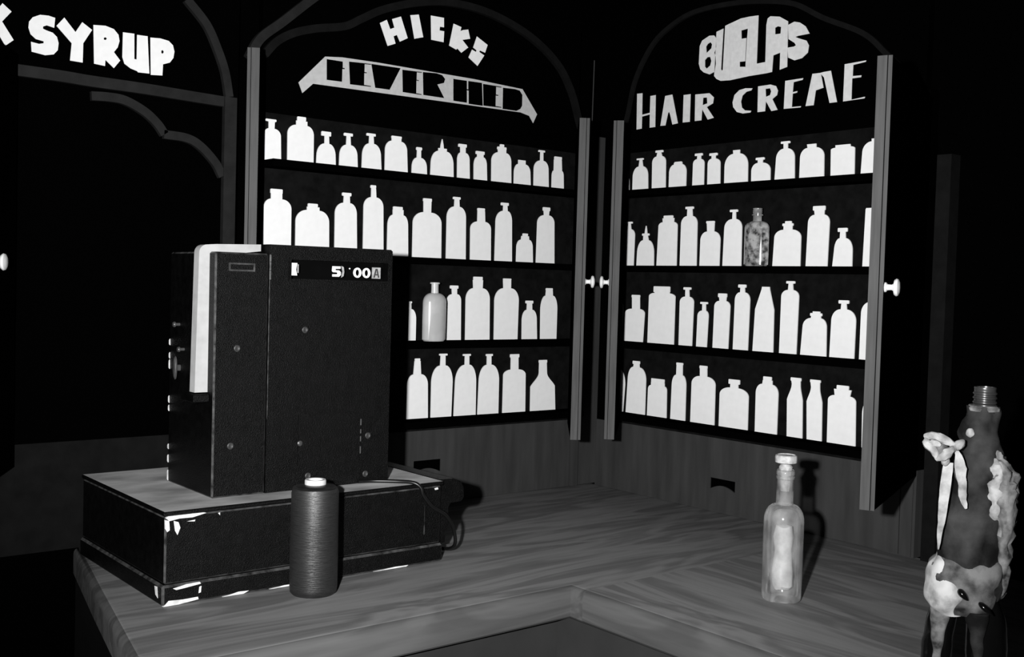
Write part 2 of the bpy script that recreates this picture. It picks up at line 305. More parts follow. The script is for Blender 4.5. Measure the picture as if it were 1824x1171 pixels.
 ('R', 1, 11, 'partly covered straight', (0.8645, 0.9173, 0.8672, 0.9148, 0.7525, 0.8685, 0.9134, 0.7549, 0.8684, 0.9134, 0.7561), [], {}),
 ('R', 2, 1, 'barely visible', (0.0878, 0.1133, 0.0888, 0.1154, 0.4955, 0.0971, 0.1073, 0.5255, 0.0967, 0.1068, 0.5355), [], {'clip': 0.1088}),
 ('R', 2, 2, 'square-bodied long-necked', (0.1209, 0.1934, 0.1239, 0.1973, 0.4957, 0.15, 0.1784, 0.5076, 0.1486, 0.177, 0.5386), [(0.1471, 0.1778, 0.5457, 0.5386)], {}),
 ('R', 2, 3, 'widest broad-lidded', (0.2119, 0.3067, 0.2124, 0.3066, 0.5434, 0.2327, 0.2858, 0.5526, 0.2326, 0.2856, 0.5549), [(0.2287, 0.287, 0.5706, 0.5549)], {}),
 ('R', 2, 4, 'slim T-stoppered', (0.3246, 0.3699, 0.3239, 0.3715, 0.5306, 0.3422, 0.3556, 0.5456, 0.3419, 0.3538, 0.5636), [(0.3352, 0.3609, 0.5699, 0.5636)], {}),
 ('R', 2, 5, 'smallest thin T-stoppered', (0.3851, 0.4198, 0.3863, 0.4224, 0.4972, 0.4012, 0.4132, 0.511, 0.4014, 0.4119, 0.5279), [(0.3944, 0.4189, 0.5334, 0.5279)], {}),
 ('R', 2, 6, 'straight flared-neck', (0.44, 0.4898, 0.4412, 0.4919, 0.5232, 0.4574, 0.4779, 0.5377, 0.4561, 0.4789, 0.5468), [(0.4524, 0.4803, 0.5565, 0.5468)], {}),
 ('R', 2, 7, 'tall T-stoppered', (0.5055, 0.5518, 0.5066, 0.5533, 0.5412, 0.5225, 0.5368, 0.5608, 0.5229, 0.5354, 0.5722), [(0.5158, 0.54, 0.58, 0.5722)], {}),
 ('R', 2, 8, 'long tapering', (0.5669, 0.6283, 0.5705, 0.6267, 0.5208, 0.5881, 0.6121, 0.5695, 0.5891, 0.6112, 0.5757), [], {'s': 'straight'}),
 ('R', 2, 9, 'tallest T-stoppered', (0.6465, 0.6956, 0.647, 0.6972, 0.5534, 0.6658, 0.6803, 0.5695, 0.667, 0.6784, 0.5845), [(0.66, 0.6848, 0.5905, 0.5845)], {}),
 ('R', 2, 10, 'squat double-lipped', (0.7072, 0.7786, 0.7112, 0.7768, 0.484, 0.7332, 0.7609, 0.5053, 0.7341, 0.7596, 0.5102), [(0.7309, 0.7633, 0.517, 0.5102), (0.7377, 0.7579, 0.521, 0.5171)], {}),
 ('R', 2, 11, 'wide T-stoppered', (0.7874, 0.8523, 0.7891, 0.8533, 0.502, 0.8131, 0.8286, 0.5284, 0.8142, 0.8269, 0.5413), [(0.8066, 0.8337, 0.549, 0.5413)], {}),
 ('R', 2, 12, 'partly covered round-shouldered', (0.8654, 0.9236, 0.866, 0.9168, 0.5214, 0.8883, 0.8999, 0.5472, 0.8876, 0.8992, 0.5636), [(0.8835, 0.9031, 0.5706, 0.5636)], {}),
 ('R', 3, 1, 'half-covered round', (0.0796, 0.126, 0.0818, 0.131, 0.2954, 0.0981, 0.1054, 0.3392, 0.0975, 0.1049, 0.3512), [], {'clip': 0.108}),
 ('R', 3, 2, 'arched flare-lipped', (0.138, 0.2101, 0.1421, 0.2102, 0.3133, 0.162, 0.1844, 0.3486, 0.1633, 0.183, 0.3565), [(0.1591, 0.1853, 0.3651, 0.3564)], {}),
 ('R', 3, 3, 'short wide-mouthed', (0.219, 0.2892, 0.22, 0.2875, 0.2928, 0.2306, 0.2788, 0.3045, 0.2303, 0.2784, 0.3129), [(0.2309, 0.2779, 0.323, 0.313)], {}),
 ('R', 3, 4, 'bullet-shaped slim', (0.304, 0.3553, 0.3054, 0.3547, 0.3111, 0.3199, 0.341, 0.3395, 0.3202, 0.3403, 0.3649), [(0.3194, 0.3415, 0.3717, 0.3649)], {}),
 ('R', 3, 5, 'large square-shouldered', (0.3739, 0.4537, 0.3742, 0.4529, 0.3222, 0.4015, 0.4246, 0.3425, 0.4006, 0.4237, 0.362), [(0.3993, 0.4243, 0.3698, 0.362)], {}),
 ('R', 3, 6, 'wide squat flare-lipped', (0.4691, 0.56, 0.4687, 0.5595, 0.3022, 0.5015, 0.5264, 0.3219, 0.502, 0.5256, 0.3309), [(0.496, 0.5309, 0.3428, 0.3309)], {}),
 ('R', 3, 7, 'straight stepped-neck', (0.5828, 0.6482, 0.5817, 0.6483, 0.3167, 0.6004, 0.6299, 0.3398, 0.6019, 0.6295, 0.3496), [(0.6027, 0.6272, 0.3583, 0.3496)], {}),
 ('R', 3, 8, 'soda-shaped', (0.6777, 0.7214, 0.6747, 0.7184, 0.3093, 0.6869, 0.7108, 0.3471, 0.6853, 0.7104, 0.3545), [(0.6831, 0.7124, 0.3625, 0.3545)], {'s': 'concave'}),
 ('R', 3, 9, 'soda-shaped', (0.7345, 0.775, 0.7304, 0.7726, 0.3098, 0.7411, 0.7648, 0.3444, 0.7394, 0.7643, 0.3552), [(0.7379, 0.7663, 0.3621, 0.3552)], {'s': 'concave'}),
 ('R', 3, 10, 'wide stepped-lid', (0.7898, 0.8645, 0.7885, 0.8615, 0.3196, 0.8059, 0.8457, 0.3317, 0.8036, 0.8489, 0.3462), [(0.8104, 0.8419, 0.3553, 0.3462)], {}),
 ('R', 3, 11, 'partly covered narrow', (0.8809, 0.9439, 0.879, 0.9404, 0.2975, 0.8972, 0.9182, 0.3301, 0.8966, 0.9176, 0.3441), [], {}),
]
LETTERS = {
 'SYRUP': [
  ('K', [[(-1.5874, 1.0755), (-1.5709, 1.0624), (-1.5878, 1.0406), (-1.5665, 1.0087), (-1.5817, 0.9954), (-1.6009, 1.0271), (-1.6006, 0.9992), (-1.6193, 0.9982), (-1.6199, 1.0715), (-1.6013, 1.0729), (-1.6011, 1.0542)]]),
  ('S', [[(-1.4899, 1.0645), (-1.4916, 1.0448), (-1.5056, 1.0473), (-1.5127, 1.0437), (-1.5127, 1.0396), (-1.5063, 1.0374), (-1.4943, 1.0348), (-1.4862, 1.0279), (-1.4829, 1.016), (-1.4843, 1.0021), (-1.4919, 0.9927), (-1.5078, 0.9886), (-1.5334, 0.9916), (-1.5348, 1.0106), (-1.5199, 1.0089), (-1.5112, 1.0115), (-1.5112, 1.0152), (-1.5259, 1.0173), (-1.5357, 1.0251), (-1.5398, 1.0374), (-1.5387, 1.049), (-1.5322, 1.0583), (-1.5185, 1.0656), (-1.5027, 1.0667)]]),
  ('Y', [[(-1.4726, 1.0683), (-1.4873, 1.0496), (-1.4578, 1.0201), (-1.4606, 0.9854), (-1.4359, 0.9849), (-1.4352, 1.0237), (-1.4181, 1.053), (-1.4378, 1.0652), (-1.4507, 1.0433)]]),
  ('R', [[(-1.4157, 1.0635), (-1.3917, 1.0659), (-1.3746, 1.062), (-1.365, 1.052), (-1.3627, 1.0396), (-1.3664, 1.0261), (-1.3739, 1.0155), (-1.3608, 1.0004), (-1.3735, 0.9831), (-1.3908, 0.9972), (-1.3915, 0.9847), (-1.4134, 0.9862)], [(-1.3948, 1.0408), (-1.3914, 1.043), (-1.3884, 1.041), (-1.3905, 1.0372), (-1.3943, 1.0374)]]),
  ('U', [[(-1.356, 1.0587), (-1.3566, 1.0084), (-1.3521, 0.9953), (-1.3389, 0.9873), (-1.3257, 0.984), (-1.3234, 0.9817), (-1.2999, 0.9825), (-1.3046, 1.059), (-1.3268, 1.0583), (-1.3269, 1.0077), (-1.3317, 1.0078), (-1.3325, 1.0596)]]),
  ('P', [[(-1.2988, 1.0573), (-1.2967, 0.9803), (-1.272, 0.9825), (-1.271, 1.006), (-1.2565, 1.0117), (-1.2488, 1.0226), (-1.2468, 1.0362), (-1.2502, 1.0489), (-1.2595, 1.0567), (-1.2777, 1.059)], [(-1.275, 1.034), (-1.2719, 1.0358), (-1.2696, 1.0322), (-1.2718, 1.0279), (-1.275, 1.0287)]]),
 ],
 'HICKS': [
  ('H', [[(-0.7401, 1.1835), (-0.7212, 1.1942), (-0.7107, 1.1737), (-0.6986, 1.1795), (-0.7058, 1.1987), (-0.6809, 1.2091), (-0.6598, 1.1602), (-0.682, 1.1481), (-0.6909, 1.163), (-0.7008, 1.1581), (-0.6947, 1.1414), (-0.7167, 1.1323)]]),
  ('I', [[(-0.6534, 1.2172), (-0.629, 1.223), (-0.6141, 1.17), (-0.6398, 1.162)]]),
  ('C', [[(-0.5925, 1.227), (-0.5529, 1.2282), (-0.5521, 1.2047), (-0.5646, 1.2041), (-0.5655, 1.1948), (-0.5512, 1.1952), (-0.5522, 1.1676), (-0.5895, 1.1678)]]),
  ('K', [[(-0.5225, 1.219), (-0.498, 1.2144), (-0.5008, 1.2042), (-0.4929, 1.2079), (-0.4764, 1.2121), (-0.4695, 1.1897), (-0.4939, 1.1828), (-0.4749, 1.1667), (-0.496, 1.1502), (-0.5085, 1.159), (-0.5126, 1.1554), (-0.5346, 1.1622)]]),
  ('S', [[(-0.448, 1.1991), (-0.4127, 1.183), (-0.4203, 1.1619), (-0.4374, 1.1652), (-0.4392, 1.161), (-0.4226, 1.1546), (-0.4436, 1.1247), (-0.4729, 1.142), (-0.4624, 1.1633), (-0.4498, 1.1593), (-0.4474, 1.1637), (-0.4589, 1.1693)]]),
 ],
 'BANNER': [
  ('banner', [[(-0.8869, 1.0808), (-0.8417, 1.0859), (-0.7458, 1.0884), (-0.4537, 1.0895), (-0.2917, 1.0856), (-0.2385, 1.0252), (-0.2513, 1.0004), (-0.2655, 1.0178), (-0.2961, 1.0234), (-0.5732, 1.0198), (-0.9167, 1.0141), (-0.9436, 0.9893), (-0.954, 1.0121)]]),
  ('F1', [[(-0.8827, 1.0756), (-0.8404, 1.0761), (-0.8401, 1.0617), (-0.8348, 1.0616), (-0.8348, 1.0593), (-0.841, 1.0589), (-0.8413, 1.029), (-0.8816, 1.0279)]]),
  ('E2', [[(-0.8232, 1.0787), (-0.763, 1.0822), (-0.7629, 1.0804), (-0.7807, 1.0791), (-0.7807, 1.0603), (-0.7743, 1.0603), (-0.7742, 1.0585), (-0.7812, 1.0579), (-0.781, 1.03), (-0.7621, 1.0298), (-0.7621, 1.028), (-0.8192, 1.0261)]]),
  ('V', [[(-0.7619, 1.0823), (-0.6791, 1.0843), (-0.7089, 1.0282), (-0.7496, 1.0274)]]),
  ('E3', [[(-0.6734, 1.0814), (-0.6162, 1.084), (-0.6161, 1.0821), (-0.6311, 1.0814), (-0.6312, 1.0628), (-0.6248, 1.0628), (-0.6248, 1.0609), (-0.6317, 1.0608), (-0.6314, 1.03), (-0.6157, 1.0297), (-0.6157, 1.0278), (-0.6707, 1.0276)]]),
  ('R', [[(-0.6127, 1.0845), (-0.5723, 1.0874), (-0.5544, 1.0851), (-0.5452, 1.0768), (-0.5484, 1.0666), (-0.5685, 1.06), (-0.5467, 1.029), (-0.6099, 1.0285)]]),
  ('H1', [[(-0.5193, 1.0809), (-0.4771, 1.0818), (-0.4764, 1.0608), (-0.4715, 1.0609), (-0.4722, 1.082), (-0.4284, 1.0831), (-0.4239, 1.0249), (-0.469, 1.0243), (-0.4701, 1.0577), (-0.4763, 1.0578), (-0.4753, 1.0264), (-0.5176, 1.026)]]),
  ('E4', [[(-0.4245, 1.0812), (-0.3642, 1.0819), (-0.3641, 1.0799), (-0.3816, 1.0795), (-0.3816, 1.0594), (-0.3738, 1.0594), (-0.3737, 1.0569), (-0.3821, 1.0568), (-0.3818, 1.0297), (-0.3624, 1.0296), (-0.3623, 1.0276), (-0.4214, 1.0258)]]),
  ('D', [[(-0.3583, 1.0802), (-0.3182, 1.082), (-0.3015, 1.0801), (-0.2924, 1.0701), (-0.2921, 1.0419), (-0.2978, 1.0325), (-0.3109, 1.0257), (-0.3577, 1.0251)]]),
 ],
 'BUELAS': [
  ('B', [[(0.3611, 1.1909), (0.3686, 1.2039), (0.3928, 1.2127), (0.4081, 1.2108), (0.4145, 1.2037), (0.4161, 1.1803), (0.4101, 1.1672), (0.4153, 1.1572), (0.4174, 1.1383), (0.4141, 1.1188), (0.3972, 1.114), (0.3772, 1.1218), (0.3656, 1.1314), (0.36, 1.1463)], [(0.3823, 1.1868), (0.3876, 1.1925), (0.3972, 1.1957), (0.4024, 1.1893), (0.4004, 1.1794), (0.3849, 1.1695)], [(0.3801, 1.1529), (0.3879, 1.1588), (0.3977, 1.1583), (0.4018, 1.1475), (0.3987, 1.1362), (0.3873, 1.1298), (0.3809, 1.1363)]]),
  ('U', [[(0.4156, 1.2188), (0.4376, 1.2231), (0.4343, 1.1235), (0.4363, 1.1186), (0.4405, 1.1189), (0.4433, 1.2291), (0.4573, 1.2323), (0.4637, 1.0906), (0.4345, 1.0929), (0.421, 1.0993), (0.4127, 1.1078), (0.4137, 1.1272)]]),
  ('E', [[(0.4579, 1.2322), (0.4926, 1.2391), (0.5184, 1.2392), (0.525, 1.0932), (0.4643, 1.0905)], [(0.4951, 1.2092), (0.5157, 1.2104), (0.5144, 1.1903), (0.5125, 1.1296), (0.5125, 1.1174), (0.494, 1.12), (0.4934, 1.1323), (0.5102, 1.1313), (0.5116, 1.188), (0.4966, 1.1886)]]),
  ('L', [[(0.519, 1.2391), (0.5467, 1.2375), (0.5464, 1.1204), (0.572, 1.1208), (0.5733, 1.0931), (0.5256, 1.0931)]]),
  ('A', [[(0.5726, 1.1212), (0.5719, 1.2101), (0.5751, 1.2251), (0.5831, 1.229), (0.6106, 1.2234), (0.6354, 1.2083), (0.6376, 1.1003), (0.6163, 1.0962), (0.6161, 1.137), (0.5957, 1.1334), (0.5936, 1.094), (0.5739, 1.093)], [(0.5981, 1.1991), (0.6062, 1.2013), (0.616, 1.1979), (0.6151, 1.1823), (0.5989, 1.1832)]]),
  ('S2', [[(0.6363, 1.1994), (0.6541, 1.2042), (0.67, 1.1994), (0.6861, 1.1882), (0.6983, 1.1691), (0.6662, 1.169), (0.6584, 1.1676), (0.6691, 1.1625), (0.6902, 1.1541), (0.6974, 1.1422), (0.6951, 1.1255), (0.679, 1.1149), (0.6582, 1.1127), (0.6398, 1.1218), (0.6371, 1.1457), (0.6557, 1.1455), (0.6608, 1.1478), (0.6564, 1.1541), (0.6389, 1.1655)]]),
 ],
 'HAIR': [
  ('H', [[(0.1413, 1.0951), (0.1609, 1.0942), (0.1621, 1.0358), (0.1917, 1.0382), (0.1917, 1.0832), (0.2107, 1.0834), (0.2125, 0.998), (0.1928, 0.9979), (0.1919, 1.0337), (0.1623, 1.0307), (0.1624, 0.9983), (0.1436, 0.9975)]]),
  ('A', [[(0.2459, 1.0769), (0.2709, 1.0778), (0.294, 1.0), (0.2752, 0.9984), (0.2661, 1.025), (0.2624, 1.0332), (0.2579, 1.0307), (0.2494, 0.9985), (0.232, 0.9991)]]),
  ('I', [[(0.3114, 1.0717), (0.335, 1.0713), (0.3351, 0.9998), (0.3114, 1.0002)]]),
  ('R', [[(0.3516, 1.0684), (0.3994, 1.0661), (0.4139, 1.0541), (0.4116, 1.039), (0.3917, 1.0318), (0.4163, 1.0021), (0.3963, 0.9994), (0.3764, 1.0287), (0.3746, 0.9997), (0.3528, 1.0)], [(0.3783, 1.0568), (0.3912, 1.0562), (0.3932, 1.041), (0.3773, 1.0381)]]),
  ('C', [[(0.5361, 1.062), (0.5323, 1.0571), (0.5182, 1.0556), (0.5059, 1.0476), (0.5019, 1.0335), (0.5055, 1.0185), (0.5156, 1.0102), (0.5346, 1.0073), (0.5319, 1.003), (0.509, 1.0032), (0.4903, 1.0088), (0.478, 1.0224), (0.4757, 1.0341), (0.4807, 1.0519), (0.496, 1.0624), (0.5149, 1.0646)]]),
  ('R2', [[(0.5534, 1.0644), (0.5906, 1.0643), (0.6072, 1.0587), (0.6132, 1.0474), (0.6109, 1.0366), (0.5977, 1.0285), (0.6142, 1.001), (0.5962, 0.9999), (0.5785, 1.0262), (0.5769, 1.0015), (0.5546, 1.0016)], [(0.5761, 1.0554), (0.5899, 1.0555), (0.5935, 1.0475), (0.5906, 1.039), (0.5781, 1.036)]]),
  ('E', [[(0.6338, 1.0676), (0.6848, 1.0676), (0.6829, 1.0636), (0.6579, 1.0615), (0.6564, 1.0379), (0.6694, 1.0393), (0.6686, 1.0355), (0.6565, 1.0344), (0.6553, 1.0032), (0.6816, 1.0025), (0.6801, 0.9996), (0.6325, 1.0013)]]),
  ('M', [[(0.7103, 1.0742), (0.7321, 1.0734), (0.7406, 1.0744), (0.7605, 1.0747), (0.7801, 1.001), (0.7604, 1.0011), (0.7427, 1.0614), (0.7337, 1.0711), (0.7422, 1.0382), (0.7212, 1.0344), (0.7167, 1.0008), (0.6946, 1.0011)]]),
  ('E2', [[(0.7968, 1.0844), (0.8519, 1.0853), (0.8507, 1.0823), (0.8191, 1.0797), (0.8188, 1.0549), (0.8412, 1.0537), (0.8404, 1.0496), (0.8176, 1.0497), (0.8179, 1.0021), (0.8528, 1.0047), (0.8511, 1.0012), (0.7963, 1.0004)]]),
 ],
}

# ---------------------------------------------------------------- the setting
FLOOR = -0.95
b = bmesh.new(); add_box(b, -3.4, 0.10, 0.022, 0.10, FLOOR, 1.9)
structure(link_mesh('wall_left', b, M['black']))
b = bmesh.new(); add_box(b, 0.022, 0.10, -3.2, 0.022, FLOOR, 1.9)
structure(link_mesh('wall_right', b, M['black']))
b = bmesh.new(); add_box(b, -3.4, 0.10, -3.2, 0.10, FLOOR-0.05, FLOOR)
structure(link_mesh('floor', b, M['black']))
# vertical strips where the two walls meet
b = bmesh.new()
add_box(b, -0.078, -0.055, -0.006, 0.022, 0.001, 0.99); add_box(b, -0.048, 0.022, 0.002, 0.022, 0.001, 0.99)
structure(link_mesh('trim_1', b, M['panel']))
b = bmesh.new(); add_tube(b, [(-0.036, -0.002, 1.0), (-0.034, -0.002, 1.2)], 0.0016, 6)
structure(link_mesh('trim_2', b, M['panel']))
# posts and boards on the right wall beyond the cabinet
b = bmesh.new()
add_box(b, -0.006, 0.022, -1.012, -0.984, 0.001, 0.19); add_box(b, -0.010, 0.022, -1.022, -1.0155, 0.001, 0.19)
structure(link_mesh('trim_3', b, M['panel']))
b = bmesh.new(); add_box(b, -0.014, 0.022, -1.072, -1.040, 0.001, 0.86)
structure(link_mesh('trim_4', b, M['moulding_dim']))

# ---------------------------------------------------------------- counter
def rounded_slab(bm, pts, z0, z1, r=0.016, k=5):
    """slab with a rounded top edge (closed outline, counter-clockwise)"""
    P = [Vector(p) for p in pts]; n = len(P)
    def inset(d):
        out = []
        for i in range(n):
            a, b_, c = P[i-1], P[i], P[(i+1) % n]
            d1 = (b_-a).normalized(); d2 = (c-b_).normalized()
            n1 = Vector((-d1.y, d1.x)); n2 = Vector((-d2.y, d2.x)); m = (n1+n2).normalized()
            out.append(b_+m*(d/max(0.3, m.dot(n1))))
        return out
    prof = [(0.004, z0), (0, z0+0.004)]+[(r*(1-math.cos(a)), z1-r+r*math.sin(a)) for a in [math.pi/2*i/k for i in range(k+1)]]
    rings = [[bm.verts.new((q.x, q.y, z)) for q in inset(d)] for d, z in prof]
    for A, B in zip(rings, rings[1:]):
        for i in range(n): bm.faces.new((A[i], A[(i+1) % n], B[(i+1) % n], B[i]))
    for ring in (rings[0], rings[-1]):
        t = tessellate_polygon([[Vector((v.co.x, v.co.y, 0)) for v in ring]])
        for tr in t: bm.faces.new([ring[i] for i in tr])
b = bmesh.new()
rounded_slab(b, [(0.021, 0.021), (-1.435, 0.021), (-1.50, -0.30), (-1.578, -0.70), (-1.56, -0.762), (-1.53, -0.777), (-0.777, -0.777), (-0.777, -2.1), (0.021, -2.1)], -0.060, 0.0)
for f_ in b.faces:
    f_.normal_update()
    if abs(f_.normal.z) < 0.985: f_.material_index = 1  # edge faces get the wood with flash brightness painted down
ctop = tag(link_mesh('countertop', b, [M['counter'], M['nosing_dimmed']], smooth=True), 'L-shaped wood-grained countertop running along both walls under the cabinets', 'countertop')
cb = thing('counter_base', 'plain dark boarded base under the L-shaped wooden countertop', 'counter', (-0.4, -0.4, FLOOR))
b = bmesh.new(); add_box(b, -1.42, -0.757, -0.738, -0.716, FLOOR, -0.061); link_mesh('front_panel', b, M['base'], cb)
b = bmesh.new(); add_box(b, -0.774, -0.752, -2.08, -0.7385, FLOOR, -0.061); link_mesh('front_panel', b, M['base'], cb)
b = bmesh.new(); add_box(b, -1.44, -1.4205, -0.755, -0.01, FLOOR, -0.061); link_mesh('end_panel', b, M['base_end'], cb)

# ---------------------------------------------------------------- wall cabinets
SHELF_Z = (0.8266, 0.6243, 0.4179, 0.2211)
DOOR_Z = (0.183, 0.978)
def flat_obj(name, loops, side, t0, t1, m, parent, smooth=False):
    bb = bmesh.new(); add_flat(bb, loops, lambda u, t, z: face(side, u, t, z), t0, t1)
    return link_mesh(name, bb, m, parent, smooth)
def rect(u0, u1, z0, z1): return [(u0, z0), (u1, z0), (u1, z1), (u0, z1)]

def door(parent, hinge, free, knob_z, outer, thick=0.024, knob=True, zr=(0.183, 0.978)):
    """door leaf standing open; outer = +1/-1, the side (left normal of hinge->free) that carries the knob"""
    h = Vector((*hinge, 0)); f = Vector((*free, 0)); d = (f-h).normalized(); n = Vector((-d.y, d.x, 0))*outer
    ln = (f-h).length
    z0, z1 = zr
    def P(a, o, z): return h+d*a+n*o+Vector((0, 0, z))
    def slab(bb, a0, a1, o0, o1, zz0, zz1):
        v = [bb.verts.new(P(a, o, z)) for a in (a0, a1) for o in (o0, o1) for z in (zz0, zz1)]
        for q in ((0, 1, 3, 2), (4, 6, 7, 5), (0, 2, 6, 4), (1, 5, 7, 3), (0, 4, 5, 1), (2, 3, 7, 6)): bb.faces.new([v[i] for i in q])
    bb = bmesh.new(); slab(bb, 0.012, ln-0.004, -thick, 0, z0, z1)
    dr = link_mesh('door', bb, M['black'], parent)
    bb = bmesh.new(); slab(bb, ln-0.004, ln, -thick, -thick*0.30, z0, z1)
    e = link_mesh('edge_strip', bb, M['edge'], dr); e['label'] = 'bare grey edge of the door'
    bb = bmesh.new(); slab(bb, ln-0.0045, ln-0.0012, -thick*0.24, 0.0012, z0, z1)
    e = link_mesh('lipping', bb, M['edge'], dr)
    bb = bmesh.new(); slab(bb, ln-0.0012, ln-0.0006, -thick*0.12, 0.0012, z0+0.05, z1-0.05)
    if knob:
        bb.free(); bb = bmesh.new()
        prof = [(0, 0.0), (0.009, 0.0005), (0.0085, 0.003), (0.0055, 0.005), (0.005, 0.012), (0.007, 0.015), (0.0140, 0.017), (0.0158, 0.020), (0.0145, 0.023), (0.009, 0.0255), (0, 0.0262)]
        add_lathe(bb, prof, P(ln-0.020, 0.0, knob_z), 28, axis=n)
        k = link_mesh('knob', bb, M['knob'], dr, True); k['label'] = 'white porcelain door knob'
    else: bb.free()
    return dr

def cabinet(name, side, label, u0, u1, lower, slot, group):
    c = thing(name, label, 'cabinet', face(side, (u0+u1)/2, 0.0, 0.0), group)
    flat_obj('back_panel', [rect(u0, u1, 0.19, 0.935)], side, -0.02, 0.0, M['back'], c)
    flat_obj('sign_panel', [rect(u0, u1, 0.9355, 1.27)], side, -0.02, 0.0, M['black'], c)
    a, e = min(u0, u1), max(u0, u1)
    flat_obj('jamb', [rect(a-0.020, a, 0.19, 1.0)], side, -0.02, 0.016, M['black'], c)
    flat_obj('jamb', [rect(e, e+0.020, 0.19, 1.0)], side, -0.02, 0.016, M['black'], c)
    for z in SHELF_Z:
        flat_obj('shelf', [rect(a+0.001, e-0.001, z-0.016, z)], side, 0.0, 0.060, M['black'], c)
    lp = flat_obj('lower_panel', [rect(lower[0], lower[1], 0.001, 0.189), slot], side, -0.004, 0.0, M['panel'], c)
    lp['label'] = 'stained wooden panel with a dark finger slot'
    return c
def slot_loop(u0, u1, zt, zb, rise):
    n = 10
    return [(u0, zt), (u1, zt)]+[(u1+(u0-u1)*i/n, zb+rise*math.sin(math.pi*i/n)) for i in range(n+1)]

cabL = cabinet('wall_cabinet', 'L', 'black open-doored wall cabinet on the left wall under the HICKS sign', -1.0440, -0.0860, (-1.09, -0.0825), slot_loop(-0.6106, -0.5266, 0.113, 0.080, 0.012), 'black bottle cabinets')
cabR = cabinet('wall_cabinet', 'R', 'black open-doored wall cabinet on the right wall under the HAIR CREME sign', 0.1045, 1.0000, (0.020, 0.9780), slot_loop(0.4446, 0.5255, 0.087, 0.058, 0.012), 'black bottle cabinets')
door(cabL, (-1.072, -0.018), (-1.1405, -0.130), 0.575, -1, zr=(0.183, 1.043))
door(cabL, (-0.078, -0.018), (-0.3105, -0.2868), 0.5765, 1)
door(cabR, (-0.018, -0.096), (-0.2440, -0.3055), 0.5765, -1)
door(cabR, (-0.018, -1.026), (-0.4520, -1.2000), 0.5765, 1)

def letters(key, side, parent, m, t=0.0015):
    for k, loops in LETTERS[key]:
        o = flat_obj('letter', loops, side, 0.0, t, m, parent)
letters('HICKS', 'L', cabL, M['letter'])
bl = flat_obj('banner', LETTERS['BANNER'][0][1], 'L', 0.0, 0.0015, M['banner'], cabL); bl['label'] = 'pale grey painted ribbon banner'
for k, loops in LETTERS['BANNER'][1:]:
    flat_obj('letter', loops, 'L', 0.0015, 0.0021, M['black'], bl)['label'] = 'black letter on the grey ribbon'
letters('BUELAS', 'R', cabR, M['letter_grey']); letters('HAIR', 'R', cabR, M['letter_grey'])

def moulding(pts, side, width, parent, t=0.010, name='moulding', k=6, m='moulding'):
    return flat_obj(name, [ribbon_loop(sp2(pts, k), width)], side, 0.0005, t, M[m], parent)
moulding([(-1.0809, 1.0462), (-1.055, 1.0935), (-1.001, 1.1399), (-0.9386, 1.1952), (-0.8886, 1.2365)], 'L', 0.020, cabL, 0.014)
moulding([(-1.0434, 1.0606), (-1.0139, 1.094), (-0.9725, 1.1196), (-0.9156, 1.1392), (-0.842, 1.1568), (-0.7969, 1.1816), (-0.7352, 1.2151), (-0.6388, 1.2487),
          (-0.5373, 1.2673), (-0.4118, 1.2629), (-0.2777, 1.2272), (-0.1756, 1.1681), (-0.1213, 1.0992), (-0.0909, 1.0256), (-0.0746, 0.9886)], 'L', 0.018, cabL, 0.012, m='moulding_dim')
moulding([(0.095, 0.99), (0.1105, 1.0407), (0.1385, 1.1369), (0.1978, 1.2191), (0.2669, 1.26), (0.3438, 1.2803), (0.4547, 1.2805), (0.5597, 1.2683), (0.6559, 1.2443),
          (0.7391, 1.1973), (0.8444, 1.1458), (0.9028, 1.0937), (0.9597, 1.0314), (1.0101, 0.9303)], 'R', 0.012, cabR, 0.008, m='moulding_dim')

# the unlit alcove on the left with the SYRUP lettering
alc = thing('syrup_alcove', 'unlit black alcove with trefoil tracery under the SYRUP lettering', 'cabinet', (-1.6, 0.0, 0.0))
flat_obj('back_panel', [rect(-2.6, -1.10, 0.222, 1.6)], 'L', -0.02, 0.0, M['black'], alc)
flat_obj('lower_panel', [rect(-2.6, -1.093, 0.001, 0.221)], 'L', -0.015, 0.0, M['moulding_dim'], alc)
flat_obj('post', [rect(-1.137, -1.109, 0.222, 0.955)], 'L', 0.0005, 0.014, M['moulding'], alc)
moulding([(-1.75, 0.950), (-1.5078, 0.951), (-1.4209, 0.949), (-1.3179, 0.9485), (-1.221, 0.946), (-1.138, 0.944)], 'L', 0.022, alc, 0.012, 'beam')
moulding([(-1.4206, 0.9195), (-1.3869, 0.9216), (-1.3525, 0.9191), (-1.3113, 0.9012), (-1.2835, 0.8787), (-1.2687, 0.8592)], 'L', 0.018, alc, 0.012, 'tracery')
moulding([(-1.2700, 0.8590), (-1.2194, 0.8562), (-1.1878, 0.8415), (-1.1553, 0.8108), (-1.138, 0.7823)], 'L', 0.018, alc, 0.012, 'tracery')
moulding([(-1.2244, 1.1488), (-1.1797, 1.1032), (-1.1533, 1.0534), (-1.1356, 1.0076), (-1.1255, 0.956)], 'L', 0.018, alc, 0.012, 'arch')
letters('SYRUP', 'L', alc, M['letter'])
dk = door(alc, (-1.56, -0.018), (-1.6445, -0.150), 0.5785, 1)

